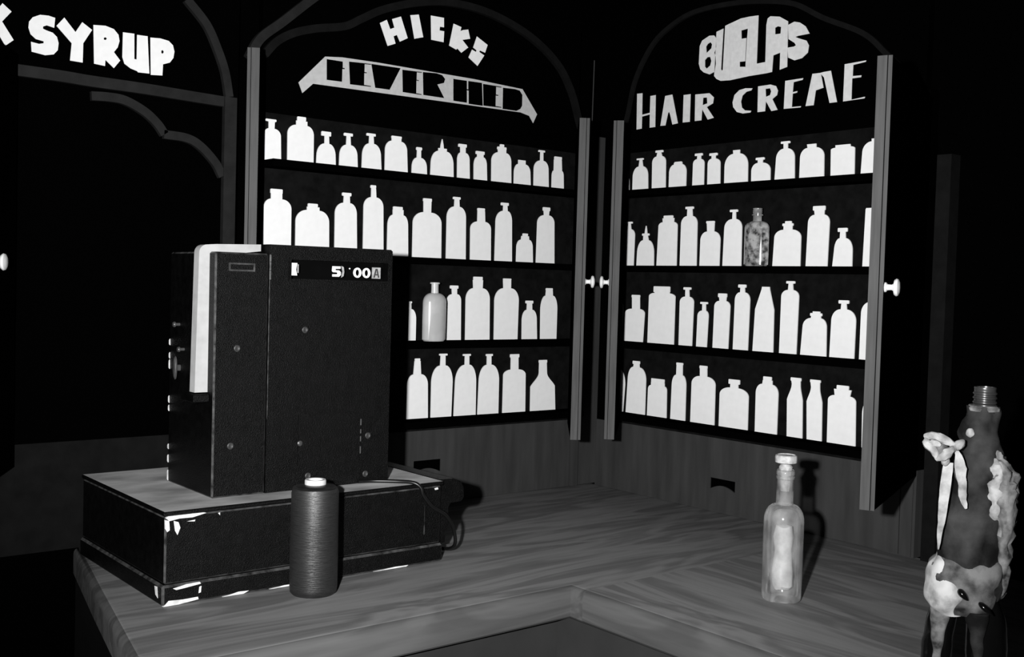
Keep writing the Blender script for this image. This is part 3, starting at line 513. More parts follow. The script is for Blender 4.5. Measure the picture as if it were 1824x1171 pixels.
# ---------------------------------------------------------------- painted bottle cutouts on the shelves
ORD = 'zero first second third fourth fifth sixth seventh eighth ninth tenth eleventh twelfth thirteenth fourteenth'.split()
ROW = ('top shelf', 'second shelf', 'third shelf', 'bottom shelf')
def cutout_outline(v, caps, opt, zb):
    bl_, br_, sl, sr, zs, nl, nr, zn, tl, tr, zt = v
    L_ = [(bl_, zb), (sl, zs)]; R_ = [(br_, zb), (sr, zs)]
    n = 9; style = opt.get('s', 'round')
    for i in range(1, n+1):
        a = i/n
        if style == 'round': fx, fz = 1-math.cos(a*math.pi/2), math.sin(a*math.pi/2)
        elif style == 'concave': fx, fz = a*a*(3-2*a)*0.5+0.5*math.sin(a*math.pi/2), a
        else: fx, fz = a, a
        L_.append((sl+(nl-sl)*fx, zs+(zn-zs)*fz)); R_.append((sr+(nr-sr)*fx, zs+(zn-zs)*fz))
    L_.append((tl, zt)); R_.append((tr, zt))
    for cl, cr, z1, z0 in caps:
        e = min(0.25*(z1-z0), 0.0012)
        for zz, ins in ((z0, e), (z0+e, 0), (z1-e, 0), (z1, e)):
            L_.append((cl+ins, zz)); R_.append((cr-ins, zz))
    if 'spike' in opt:
        l, r, zt_, zb_ = opt['spike']
        zlo = L_[-1][1]; L_ += [(l, zlo), (l+(r-l)*0.15, zlo+(max(zt_, zb_)-zlo)*0.45), ((l+r)/2-0.0004, max(zt_, zb_))]
        R_ += [(r, zlo), (r-(r-l)*0.15, zlo+(max(zt_, zb_)-zlo)*0.45), ((l+r)/2+0.0004, max(zt_, zb_))]
    if 'clip' in opt:
        c = opt['clip']; L_ = [(max(a, c), z) for a, z in L_]; R_ = [(max(a, c+0.0003), z) for a, z in R_]
    # heights may never run backwards
    def mono(S):
        out = [S[0]]
        for a, z in S[1:]: out.append((a, max(z, out[-1][1]+1e-5)))
        return out
    return mono(R_)+mono(L_)[::-1]
for side, row, idx, look, v, caps, opt in CUTOUTS:
    zb = SHELF_Z[row]
    lp = cutout_outline(v, caps, opt, zb)
    bb = bmesh.new(); add_flat(bb, [lp], lambda u, t, z: face(side, u, t, z), 0.0005, 0.0035)
    o = link_mesh('bottle_cutout', bb, M['white'])
    sign = 'HICKS sign' if side == 'L' else 'HAIR CREME sign'
    tag(o, f'{look} white bottle cutout, {ORD[idx]} from left on {ROW[row]} under {sign}', 'bottle',
        'white bottle cutouts on the left cabinet shelves' if side == 'L' else 'white bottle cutouts on the right cabinet shelves')

# ---------------------------------------------------------------- real glass bottles on the shelves
def milky(name, v, trans, rough, var, dark=None, scale=25, lo=0.45, hi=0.6):
    m = bpy.data.materials.new(name); m.use_nodes = True
    nt = m.node_tree; b_ = nt.nodes['Principled BSDF']; N = nt.nodes.new; Lk = nt.links.new
    b_.inputs['Roughness'].default_value = rough; b_.inputs['IOR'].default_value = 1.45
    tc = N('ShaderNodeTexCoord'); n = N('ShaderNodeTexNoise'); n.inputs['Scale'].default_value = scale; n.inputs['Detail'].default_value = 8
    Lk(tc.outputs['Object'], n.inputs['Vector'])
    r = N('ShaderNodeValToRGB'); r.color_ramp.elements[0].position = lo; r.color_ramp.elements[1].position = hi
    d = v*(1-var) if dark is None else dark
    r.color_ramp.elements[0].color = (d, d, d, 1); r.color_ramp.elements[1].color = (v, v, v, 1)
    Lk(n.outputs['Fac'], r.inputs['Fac']); Lk(r.outputs['Color'], b_.inputs['Base Color'])
    b_.inputs['Transmission Weight'].default_value = trans
    b_.inputs['Specular IOR Level'].default_value = 0.6
    return m
M['milk_glass'] = milky('milk_glass', 0.52, 0.10, 0.18, 0.12)
M['milk_neck'] = milky('milk_glass_neck', 0.62, 0.10, 0.15, 0.1)
M['stained_glass'] = milky('stained_glass', 0.42, 0.15, 0.15, 0.9, 0.03, 60, 0.36, 0.58)
M['stained_neck'] = milky('stained_neck', 0.45, 0.3, 0.12, 0.5)

def arc_shoulder(r0, z0, r1, z1, n=8):
    return [(r1+(r0-r1)*math.cos(math.pi/2*i/n), z0+(z1-z0)*math.sin(math.pi/2*i/n)) for i in range(1, n+1)]
# opaque milk-glass bottle, left cabinet, third shelf
z = SHELF_Z[2]; c = (-0.5850, -0.037, z)
g = thing('glass_bottle', 'real pale milk-glass bottle with long neck, second on third shelf under HICKS sign', 'bottle', c)
b = bmesh.new()
add_lathe(b, [(0, 0.0), (0.028, 0.0), (0.0320, 0.004), (0.0325, 0.05), (0.0325, 0.096)]+arc_shoulder(0.0325, 0.096, 0.0100, 0.1200), c, 48, 1.0, 0.66)
link_mesh('body', b, M['milk_glass'], g, True)
b = bmesh.new()
add_lathe(b, [(0.0098, 0.1195), (0.0094, 0.128), (0.0094, 0.142)], c, 32, 1.0, 0.9); link_mesh('neck', b, M['milk_neck'], g, True)
b = bmesh.new()
add_lathe(b, [(0.009, 0.142), (0.0125, 0.1425), (0.0130, 0.1445), (0.0122, 0.1462), (0, 0.1465)], c, 32, 1.0, 0.9); link_mesh('lip', b, M['milk_neck'], g, True)
# stained clear bottle, right cabinet, second shelf
z = SHELF_Z[1]; c = (-0.037, -0.5945, z)
g = thing('glass_bottle', 'real clear glass bottle with dark stains, seventh on second shelf under HAIR CREME sign', 'bottle', c)
b = bmesh.new()
add_lathe(b, [(0, 0.0), (0.028, 0.0), (0.0325, 0.004), (0.0330, 0.05), (0.0330, 0.092)]+arc_shoulder(0.0330, 0.092, 0.0112, 0.1085), c, 48, 0.66, 1.0)
link_mesh('body', b, M['stained_glass'], g, True)
b = bmesh.new()
add_lathe(b, [(0.0112, 0.108), (0.0108, 0.115), (0.0108, 0.121), (0.0138, 0.1215), (0.0140, 0.1245), (0.0110, 0.126), (0.0112, 0.128), (0.0124, 0.129), (0.0112, 0.131), (0.0122, 0.133), (0.0112, 0.135), (0.0118, 0.139), (0.0095, 0.140), (0, 0.1395)], c, 32, 0.9, 1.0)
link_mesh('neck', b, M['stained_neck'], g, True)

# ---------------------------------------------------------------- register drawer box on the counter
X0, X1, YF, YB = -1.4465, -0.8700, -0.4865, -0.060
box = thing('cash_drawer_box', 'low black wooden drawer box with chipped corner under the cash register', 'cash drawer', ((X0+X1)/2, (YF+YB)/2, 0.0))
b = bmesh.new()
add_box(b, X0+0.003, X1, YF+0.003, YB, 0.037, 0.1535, 0, 0.003, 1)
fr = lambda u, t, z: Vector((u, YF-t, z))
chips = [[(-1.443, 0.1515), (-1.437, 0.1545), (-1.385, 0.156), (-1.37, 0.1525), (-1.395, 0.1475), (-1.418, 0.148), (-1.436, 0.1455)],
         [(-1.4435, 0.148), (-1.4365, 0.146), (-1.4350, 0.130), (-1.4395, 0.127), (-1.4430, 0.133)],
         [(-1.4285, 0.145), (-1.4200, 0.142), (-1.4165, 0.132), (-1.4215, 0.120), (-1.4260, 0.128)],
         [(-1.405, 0.1415), (-1.390, 0.1430), (-1.391, 0.1400)],
         [(-1.349, 0.150), (-1.345, 0.1505), (-1.345, 0.1455)], [(-1.20, 0.0485), (-1.196, 0.050), (-1.195, 0.0475)],
         [(-0.888, 0.149), (-0.880, 0.1505), (-0.878, 0.1465), (-0.886, 0.1455)], [(-0.9115, 0.058), (-0.9105, 0.128), (-0.9095, 0.058)]]
for ch in chips: add_flat(b, [ch], fr, -0.006, -0.0024, 2 if ch is not chips[-1] else 1)
link_mesh('body', b, [M['register'], M['register_edge'], M['chip']], box)
b = bmesh.new()
add_box(b, X0-0.002, X1+0.003, YF-0.002, YB, 0.0, 0.0365, 0, 0.004, 1)
for ch in [[(-1.4465, 0.001), (-1.437, 0.010), (-1.412, 0.0085), (-1.385, 0.009), (-1.384, 0.0045), (-1.42, 0.001)],
           [(-1.430, 0.030), (-1.405, 0.034), (-1.382, 0.0345), (-1.38, 0.031), (-1.408, 0.028), (-1.424, 0.0265)],
           [(-1.34, 0.001), (-1.31, 0.006), (-1.29, 0.005), (-1.30, 0.001)], [(-1.25, 0.001), (-1.22, 0.004), (-1.18, 0.003), (-1.19, 0.001)],
           [(-1.03, 0.001), (-0.98, 0.004), (-0.95, 0.003), (-0.955, 0.001)], [(-1.383, 0.026), (-1.379, 0.027), (-1.380, 0.016), (-1.384, 0.015)]]:
    add_flat(b, [ch], fr, -0.004, 0.0026, 2)
lx = lambda u, t, z: Vector((X0-t, u, z))
add_flat(b, [[(-0.470, 0.012), (-0.460, 0.016), (-0.455, 0.030), (-0.466, 0.031)]], lx, -0.004, 0.0026, 2)
link_mesh('plinth', b, [M['register'], M['register_edge'], M['chip']], box)
b = bmesh.new(); add_box(b, X0, X1+0.004, YF, YB, 0.1540, 0.1620, 0, 0.002)
for f_ in b.faces:
    f_.normal_update()
    if f_.normal.z < 0.9: f_.material_index = 1
link_mesh('lid', b, [M['lid'], M['register']], box)['label'] = 'worn light wooden lid'
# drawer front at the right-hand end, with an overhanging top roll and a knob
b = bmesh.new()
prof = [(0.0, 0.030), (0.016, 0.032), (0.019, 0.052), (0.023, 0.062), (0.024, 0.104), (0.030, 0.112), (0.056, 0.113), (0.062, 0.120), (0.062, 0.140), (0.054, 0.155), (0.034, 0.162), (0.0, 0.163)]
add_flat(b, [[(X1+0.0042+a, z_) for a, z_ in prof]], lambda u, t, z: Vector((u, t, z)), -0.470, -0.100)
dr_ = link_mesh('drawer', b, M['register'], box, True)
b = bmesh.new()
add_lathe(b, [(0.005, 0.0), (0.005, 0.008), (0.012, 0.011), (0.015, 0.018), (0.011, 0.025), (0, 0.027)], (X1+0.027, -0.42, 0.086), 20, axis=(1, 0, 0))
link_mesh('knob', b, M['register'], dr_, True)

# ---------------------------------------------------------------- cash register, seen from its back
RX0, RXM, RX1, RYF, RYB = -1.3330, -1.2290, -0.9590, -0.4200, -0.2150
ZB = 0.1622
reg = thing('cash_register', 'old black cash register seen from behind with price flags in its window', 'cash register', (-1.15, -0.32, ZB))
ry = lambda u, t, z: Vector((u, RYF-t, z))
WIN = rect(-1.1840, -0.9710, 0.5625, 0.5985)
b = bmesh.new()
add_flat(b, [[(RXM+0.001, ZB), (RX1, ZB), (RX1, 0.6225), (RX1-0.004, 0.6258), (RXM+0.001, 0.6250)], WIN], ry, -(RYB-RYF), 0.0)
add_flat(b, [rect(-1.186, -0.969, 0.561, 0.600)], ry, -0.034, -0.030, 0)
add_flat(b, [[(RXM+0.0010, 0.30), (RXM+0.0028, 0.31), (RXM+0.0030, 0.59), (RXM+0.0010, 0.60)]], ry, -0.002, 0.0006, 1)
main = link_mesh('main_case', b, [M['register'], M['register_edge']], reg)
b = bmesh.new()
add_box(b, RX0, RXM, RYF, RYB, ZB, 0.6075, 0, 0.003, 1)
for z0_, z1_ in ((0.165, 0.185), (0.20, 0.215), (0.226, 0.236), (0.30, 0.312), (0.316, 0.330), (0.382, 0.400), (0.402, 0.414), (0.428, 0.440)):
    add_flat(b, [[(RYB-0.004, z0_), (RYB+0.0005, z0_+0.002), (RYB+0.0005, z1_-0.003), (RYB-0.003, z1_)]], lambda u, t, z: Vector((RX0-t, u, z)), -0.003, 0.0012, 2)
for z0_, z1_ in ((0.17, 0.185), (0.26, 0.30), (0.34, 0.345), (0.44, 0.47), (0.50, 0.51)):
    add_flat(b, [rect(RX0+0.0005, RX0+0.0030, z0_, z1_)], ry, -0.002, 0.0004, 1)
link_mesh('side_case', b, [M['register'], M['register_edge'], M['chip']], reg)
# rounded cream board standing between the cases
b = bmesh.new()
lp = [(-1.3575, 0.353), (-1.3250, 0.353), (-1.3250, 0.600), (-1.2330, 0.612), (-1.2330, 0.6245), (-1.320, 0.6215)]
lp += [(-1.338-0.0150*math.sin(a), 0.605+0.0150*math.cos(a)) for a in [math.pi/2*i/6 for i in range(7)]]
add_flat(b, [lp], lambda u, t, z: Vector((u, -0.395+t, z)), 0.0, 0.022)
link_mesh('cream_board', b, M['cream'], reg)['label'] = 'cream board edge along the left and top'
b = bmesh.new(); add_box(b, RX0-0.030, RX0+0.0002, -0.405, -0.345, 0.335, 0.3505, 0, 0.002)
link_mesh('ledge', b, M['register'], reg)
# keys that stick out on the far left
for y_, z_, r_ in ((-0.263, 0.470, 0.0052), (-0.286, 0.424, 0.0050), (-0.270, 0.388, 0.0115)):
    b = bmesh.new()
    add_lathe(b, [(0, 0), (0.003, 0.0), (0.003, 0.008), (r_, 0.009), (r_*1.02, 0.011), (r_*0.8, 0.013), (0, 0.0135)], (RX0, y_, z_), 16, sx=1.9 if r_ > 0.01 else 1.0, sy=0.55 if r_ > 0.01 else 1.0, axis=(-1, 0, 0))
    link_mesh('key', b, M['dim_metal'], reg, True)
# indicator flags in the window
def part(name, loops, t0, t1, m, par=reg):
    bb = bmesh.new(); add_flat(bb, loops, ry, t0, t1); return link_mesh(name, bb, m, par)
def oval(cx, cz, rx, rz, n=20): return [(cx+rx*math.cos(2*math.pi*i/n), cz+rz*math.sin(2*math.pi*i/n)) for i in range(n)]
T0, T1 = -0.0040, -0.0025
part('price_flag', [[(-1.1822, 0.5690), (-1.1690, 0.5690), (-1.1700, 0.5735), (-1.1715, 0.5800), (-1.1705, 0.5860), (-1.1690, 0.5925), (-1.1822, 0.5925)]], T0, T1, M['flag_white'])
part('price_flag', [rect(-1.1686, -1.1662, 0.5740, 0.5900)], T0, T1, M['flag_grey'])
s = 0.0
five = [(-1.0938, 0.5890), (-1.0760, 0.5890), (-1.0760, 0.5845), (-1.0870, 0.5840), (-1.0870, 0.5815), (-1.0790, 0.5812), (-1.0752, 0.5780), (-1.0752, 0.5725), (-1.0790, 0.5690),
        (-1.0935, 0.5690), (-1.0935, 0.5735), (-1.0835, 0.5738), (-1.0822, 0.5755), (-1.0835, 0.5772), (-1.0925, 0.5775), (-1.0945, 0.5800)]
part('price_flag', [five], T0, T1, M['flag_white'])
part('price_flag', [[(-1.0740, 0.5900), (-1.0690, 0.5880), (-1.0675, 0.5790), (-1.0690, 0.5705), (-1.0740, 0.5675), (-1.0715, 0.5790)]], T0, T1, M['flag_grey'])
part('price_flag', [oval(-1.0555, 0.5855, 0.0014, 0.0014, 10)], T0, T1, M['flag_white'])
for cx in (-1.0380, -1.0175):
    part('price_flag', [oval(cx, 0.5780, 0.0092, 0.0100), oval(cx, 0.5780, 0.0040, 0.0062)], T0, T1, M['flag_white'])
fa = part('price_flag', [rect(-1.0045, -0.9850, 0.5675, 0.5895)], T0, T1, M['flag_grey'])
part('letter', [[(-1.0015, 0.5695), (-0.9985, 0.5695), (-0.9975, 0.5740), (-0.9920, 0.5740), (-0.9910, 0.5695), (-0.9880, 0.5695), (-0.9925, 0.5870), (-0.9970, 0.5870)],
                [(-0.9967, 0.5765), (-0.9928, 0.5765), (-0.9947, 0.5845)]], T1, T1+0.0006, M['dim_metal'], fa)
b = bmesh.new()
add_flat(b, [rect(-1.1880, -0.9670, 0.5585, 0.6025), WIN], ry, 0.0, 0.0025); link_mesh('window_frame', b, M['register'], reg)
part('window_back', [rect(-1.1838, -0.9712, 0.5627, 0.5983)], -0.0298, -0.0285, M['glass_dark'])
# plate, service door, screws, hinge
part('nameplate', [rect(-1.3080, -1.2570, 0.5735, 0.5885), rect(-1.3050, -1.2600, 0.5765, 0.5855)], 0.0, 0.0018, M['register_edge'])
sd = part('service_door', [rect(-1.1620, -1.0265, 0.2070, 0.3055)], 0.0, 0.0016, M['register'])
for u, z_ in ((-1.2891, 0.4332), (-1.1520, 0.4664), (-1.2988, 0.2555), (-1.1396, 0.1871), (-1.0120, 0.1800), (-1.0080, 0.2560)):
    b = bmesh.new(); add_lathe(b, [(0, 0), (0.0060, 0.0), (0.0062, 0.0012), (0.0045, 0.0022), (0.0030, 0.0010), (0, 0.0008)], (u, RYF, z_), 18, axis=(0, -1, 0))
    link_mesh('screw', b, M['register_edge'], reg, True)
b = bmesh.new(); add_lathe(b, [(0, 0), (0.0050, 0.0), (0.0052, 0.002), (0.003, 0.0035), (0, 0.004)], (-1.1590, RYF-0.0016, 0.2510), 18, axis=(0, -1, 0))
link_mesh('lock', b, M['dim_metal'], sd, True)
b = bmesh.new()
for z0_, z1_ in ((0.222, 0.236), (0.246, 0.256), (0.262, 0.270), (0.278, 0.290)): add_tube(b, [(-1.0255, RYF-0.0022, z0_), (-1.0255, RYF-0.0022, z1_)], 0.0014, 8)
link_mesh('hinge', b, M['dim_metal'], sd)
b = bmesh.new()
for z0_, z1_ in ((0.560, 0.576), (0.577, 0.592), (0.593, 0.606)): add_tube(b, [(RXM+0.002, RYF-0.0022, z0_), (RXM+0.002, RYF-0.0022, z1_)], 0.0024, 8)
link_mesh('hinge', b, M['register_edge'], reg)

# power cord from the register over the box edge
b = bmesh.new()
add_tube(b, spline([(-1.030, RYF-0.0045, 0.1668), (-1.0, -0.4320, 0.1664), (-0.962, -0.4600, 0.1664), (-0.940, -0.4840, 0.1655), (-0.9280, -0.4940, 0.156), (-0.922, -0.4955, 0.140), (-0.900, -0.4960, 0.115), (-0.868, -0.4970, 0.095), (-0.838, -0.4850, 0.060), (-0.826, -0.47, 0.020), (-0.822, -0.40, 0.0048), (-0.81, -0.25, 0.0048)], 6), 0.0038, 10)
tag(link_mesh('power_cord', b, M['rubber'], smooth=True), 'thin black power cord draped over the right end of the drawer box', 'cord')

# ---------------------------------------------------------------- thread spool
c = (-1.1935, -0.5475, 0.0)
sp = thing('thread_spool', 'tall dark spool of thread on a pale tube in front of the register', 'spool of thread', c)
m = bpy.data.materials.new('wound_thread'); m.use_nodes = True
nt = m.node_tree; pb = nt.nodes['Principled BSDF']
pb.inputs['Roughness'].default_value = 0.42; pb.inputs['Specular IOR Level'].default_value = 0.6
pb.inputs['Anisotropic'].default_value = 0.5
tc = nt.nodes.new('ShaderNodeTexCoord'); mp = nt.nodes.new('ShaderNodeMapping'); mp.inputs['Scale'].default_value = (9, 9, 130); mp.inputs['Rotation'].default_value = (0.0, 0.0, 0)
nt.links.new(tc.outputs['Object'], mp.inputs['Vector'])
n_ = nt.nodes.new('ShaderNodeTexNoise'); n_.inputs['Scale'].default_value = 6; n_.inputs['Detail'].default_value = 6; n_.inputs['Distortion'].default_value = 0.4
nt.links.new(mp.outputs[0], n_.inputs['Vector'])
rr = nt.nodes.new('ShaderNodeValToRGB'); rr.color_ramp.elements[0].position = 0.3; rr.color_ramp.elements[1].position = 0.75
rr.color_ramp.elements[0].color = (0.007,)*3+(1,); rr.color_ramp.elements[1].color = (0.020,)*3+(1,)
nt.links.new(n_.outputs['Fac'], rr.inputs['Fac']); nt.links.new(rr.outputs[0], pb.inputs['Base Color'])
bp = nt.nodes.new('ShaderNodeBump'); bp.inputs['Strength'].default_value = 0.6; bp.inputs['Distance'].default_value = 0.001
nt.links.new(n_.outputs['Fac'], bp.inputs['Height']); nt.links.new(bp.outputs[0], pb.inputs['Normal'])
M['thread'] = m
b = bmesh.new()
add_lathe(b, [(0.0, 0.0), (0.038, 0.0), (0.0415, 0.004), (0.0425, 0.012), (0.0428, 0.06), (0.0424, 0.12), (0.0420, 0.182), (0.0400, 0.190), (0.0340, 0.1945), (0.0185, 0.1965)], c, 64)
link_mesh('thread', b, M['thread'], sp, True)
b = bmesh.new()
add_lathe(b, [(0.0190, 0.190), (0.0190, 0.2035), (0.0180, 0.2050), (0.0135, 0.2050), (0.0128, 0.2030), (0.0125, 0.1700), (0, 0.169)], c, 40)
link_mesh('core_tube', b, M['paper'], sp, True)['label'] = 'pale paper core tube'

# ---------------------------------------------------------------- glass bottle standing on the counter
c = (-0.5080, -1.0530, 0.0)
gb = thing('stoppered_bottle', 'cloudy clear glass bottle with disc stopper standing on the right counter', 'bottle', c)
def clear_glass(name, rough, cloud, lo, hi, scale, stretch=(1, 1, 1)):
    """thin walled glass with a cloudy film: transparent + glossy + patches of white residue"""
    m = bpy.data.materials.new(name); m.use_nodes = True
    nt = m.node_tree; N = nt.nodes.new; Lk = nt.links.new
    nt.nodes.remove(nt.nodes['Principled BSDF'])
    tr_ = N('ShaderNodeBsdfTransparent'); tr_.inputs['Color'].default_value = (0.74, 0.74, 0.74, 1)
    gl = N('ShaderNodeBsdfGlossy'); gl.inputs['Roughness'].default_value = rough; gl.inputs['Color'].default_value = (1, 1, 1, 1)
    fz = N('ShaderNodeFresnel'); fz.inputs['IOR'].default_value = 1.5
    b_ = N('ShaderNodeMixShader'); Lk(fz.outputs[0], b_.inputs['Fac']); Lk(tr_.outputs[0], b_.inputs[1]); Lk(gl.outputs[0], b_.inputs[2])
    df = N('ShaderNodeBsdfDiffuse'); df.inputs['Color'].default_value = (0.62, 0.62, 0.62, 1)
    tc = N('ShaderNodeTexCoord'); mp = N('ShaderNodeMapping'); mp.inputs['Scale'].default_value = stretch
    Lk(tc.outputs['Object'], mp.inputs['Vector'])
    n = N('ShaderNodeTexNoise'); n.inputs['Scale'].default_value = scale; n.inputs['Detail'].default_value = 7; Lk(mp.outputs[0], n.inputs['Vector'])
    r = N('ShaderNodeMapRange'); r.inputs['From Min'].default_value = lo; r.inputs['From Max'].default_value = hi; r.inputs['To Min'].default_value = cloud*0.25; r.inputs['To Max'].default_value = cloud
    Lk(n.outputs['Fac'], r.inputs['Value'])
    mx = N('ShaderNodeMixShader'); Lk(r.outputs[0], mx.inputs['Fac']); Lk(b_.outputs[0], mx.inputs[1]); Lk(df.outputs[0], mx.inputs[2])
    Lk(mx.outputs[0], nt.nodes['Material Output'].inputs['Surface'])
    return m
M['cloudy'] = clear_glass('cloudy_glass', 0.10, 0.34, 0.35, 0.7, 30, (1, 1, 0.7))
M['residue'] = mat('chalky_residue', 0.75, 0.9, 0.1, 0.33, 40)
b = bmesh.new()
body_p = [(0, 0.004), (0.028, 0.001), (0.0335, 0.001), (0.0355, 0.004), (0.0360, 0.03), (0.0362, 0.120), (0.0362, 0.146)]+arc_shoulder(0.0362, 0.146, 0.0160, 0.176)+[(0.0155, 0.182), (0.0150, 0.205), (0.0148, 0.222), (0.0165, 0.223), (0.0168, 0.226), (0.0152, 0.228), (0.0168, 0.231), (0.0168, 0.236), (0.0150, 0.239), (0.0110, 0.239)]
inner = [(0.0105, 0.232), (0.0110, 0.19), (0.0125, 0.176)]+arc_shoulder(0.0328, 0.145, 0.0125, 0.172)[::-1]+[(0.0328, 0.142), (0.0326, 0.02), (0.025, 0.012), (0, 0.018)]
add_lathe(b, body_p[:-1]+[(0.0120, 0.2392), (0.0112, 0.2370)], c, 56)
link_mesh('body', b, M['cloudy'], gb, True)
b = bmesh.new()
prof = [(0, 0.021), (0.014, 0.020), (0.0185, 0.026), (0.0180, 0.05), (0.0150, 0.09), (0.0165, 0.115), (0.0150, 0.135), (0.0, 0.139)]
add_lathe(b, prof, (c[0]+0.002, c[1]+0.001, 0), 36)
for v_ in b.verts:
    v_.co += 0.004*noise.noise_vector(v_.co*60)
link_mesh('residue', b, M['residue'], gb, True)['label'] = 'whitish residue inside the bottle'
b = bmesh.new()
add_lathe(b, [(0, 0.200), (0.0080, 0.200), (0.0098, 0.232), (0.0120, 0.2395), (0.0122, 0.244), (0.0090, 0.2485), (0.0060, 0.251), (0, 0.2515)], c, 28)
for v_ in b.verts: v_.co += 0.0014*noise.noise_vector(v_.co*260)
st = link_mesh('cork', b, M['cork'], gb, True)
b = bmesh.new()
add_lathe(b, [(0, 0.2512), (0.017, 0.2515), (0.0195, 0.253), (0.0200, 0.262), (0.0192, 0.2655), (0.0165, 0.2668), (0.0155, 0.2652), (0, 0.2650)], c, 40)
link_mesh('stopper_disc', b, M['cork'], gb, True)

# ---------------------------------------------------------------- the bottle figure on the right
FB = Vector((-0.7050, -1.5240, 0.0))
FA = YAW+0.40
fx = Vector((math.cos(FA), -math.sin(FA), 0)); fy = Vector((math.sin(FA), math.cos(FA), 0))   # figure's own right and back
def FP(x, y, z): return FB+fx*x*0.94+fy*y+Vector((0, 0, z))
fig = thing('bottle_figure', 'tall figure made from a screw-necked bottle wrapped in ragged cloth and a bow', 'bottle figure', FB)
def patchy(name, lo_v, hi_v, scale, lo, hi, rough=0.8, bump=0.6):
    m = milky(name, hi_v, 0.0, rough, 0, lo_v, scale, lo, hi)
    nt = m.node_tree; b_ = nt.nodes['Principled BSDF']; b_.inputs['Specular IOR Level'].default_value = 0.25
    n = [q for q in nt.nodes if q.type == 'TEX_NOISE'][0]
    bp = nt.nodes.new('ShaderNodeBump'); bp.inputs['Strength'].default_value = bump; bp.inputs['Distance'].default_value = 0.004
    nt.links.new(n.outputs['Fac'], bp.inputs['Height']); nt.links.new(bp.outputs[0], b_.inputs['Normal'])
    return m
M['wrap'] = patchy('grey_cloth_wrap', 0.0025, 0.055, 17, 0.38, 0.74, bump=1.0)
M['rag'] = patchy('white_rag', 0.16, 0.42, 50, 0.3, 0.6)
M['rag_grey'] = patchy('greyish_rag', 0.02, 0.26, 40, 0.35, 0.66)
M['gloss_black'] = mat('glossy_black_glass', 0.003, 0.12, 0.5)
M['bottle_metal'] = mat('grey_screw_glass', 0.03, 0.26, 1.0, 0.3, 60)

def blob(name, rings, m, parent, n=32, rag=0.0, seed=0.0, freq=40, cap=True):
    """skin over elliptical rings (x, y, z, rx, ry) with a ragged surface"""
    bb = bmesh.new(); RR = []
    P = list(rings)
    for (x, y, z_, rx, ry_) in P:
        ring = []
        for i in range(n):
            a = 2*math.pi*i/n; q = FP(x+rx*math.cos(a), y+ry_*math.sin(a), z_)
            d = noise.noise(q*freq+Vector((seed, 0, 0)))*rag
            q = q+(fx*math.cos(a)+fy*math.sin(a))*d+Vector((0, 0, 0.5*d))
            ring.append(bb.verts.new(q))
        RR.append(ring)
    for A, B in zip(RR, RR[1:]):
        for i in range(n): bb.faces.new((A[i], A[(i+1) % n], B[(i+1) % n], B[i]))
    if cap:
        bb.faces.new(RR[0][::-1]); bb.faces.new(RR[-1])
    return link_mesh(name, bb, m, parent, True)
def densify(keys, k=5):
    """smooth interpolation of ring keys"""
    out = []
    K = [keys[0]]+list(keys)+[keys[-1]]
    for i in range(1, len(K)-2):
        for s_ in range(k):
            t = s_/k; out.append(tuple(0.5*((2*b1)+(c1-a1)*t+(2*a1-5*b1+4*c1-d1)*t*t+(3*b1-a1-3*c1+d1)*t**3) for a1, b1, c1, d1 in zip(K[i-1], K[i], K[i+1], K[i+2])))
    return out+[keys[-1]]
# wrapped body
keys = [(-0.008, 0, 0.140, 0.036, 0.030), (-0.010, 0, 0.165, 0.046, 0.037), (-0.012, 0, 0.205, 0.045, 0.036), (-0.011, 0, 0.250, 0.042, 0.035), (-0.007, 0, 0.295, 0.040, 0.034),
        (-0.002, 0, 0.328, 0.036, 0.031), (-0.001, 0, 0.352, 0.0275, 0.025), (-0.007, 0, 0.375, 0.0265, 0.023), (-0.003, 0, 0.395, 0.0225, 0.021), (-0.001, 0, 0.412, 0.0200, 0.019)]
blob('wrapped_body', densify(keys), M['wrap'], fig, 64, 0.006, 1.0, 60)
# screw neck
b = bmesh.new(); q0 = FP(0.0, 0, 0)
prof = [(0.0165, 0.405), (0.0165, 0.4130), (0.0158, 0.4160)]
for k in range(3):
    z_ = 0.4165+k*0.0062; prof += [(0.0142, z_), (0.0158, z_+0.0018), (0.0158, z_+0.0030), (0.0142, z_+0.0048)]
prof += [(0.0142, 0.4370), (0.0146, 0.4385), (0.0140, 0.4400), (0.0115, 0.4400), (0.0112, 0.4200), (0, 0.4190)]
add_lathe(b, prof, q0, 36); link_mesh('screw_neck', b, M['bottle_metal'], fig, True)['label'] = 'shiny threaded bottle neck'
# collar edge and small button on the wrap
blob('collar', [(-0.001, 0, 0.407, 0.0215, 0.020), (-0.001, 0, 0.411, 0.0225, 0.021), (-0.001, 0, 0.4145, 0.0190, 0.018)], M['rag_grey'], fig, 28, 0.002, 5.0, 90)
blob('button', densify([(-0.018, -0.0235, 0.372, 0.002, 0.002), (-0.018, -0.0245, 0.375, 0.0055, 0.004), (-0.018, -0.0245, 0.380, 0.0055, 0.004), (-0.018, -0.0235, 0.384, 0.002, 0.002)], 3), M['rag'], fig, 14, 0.001, 2.0, 200)
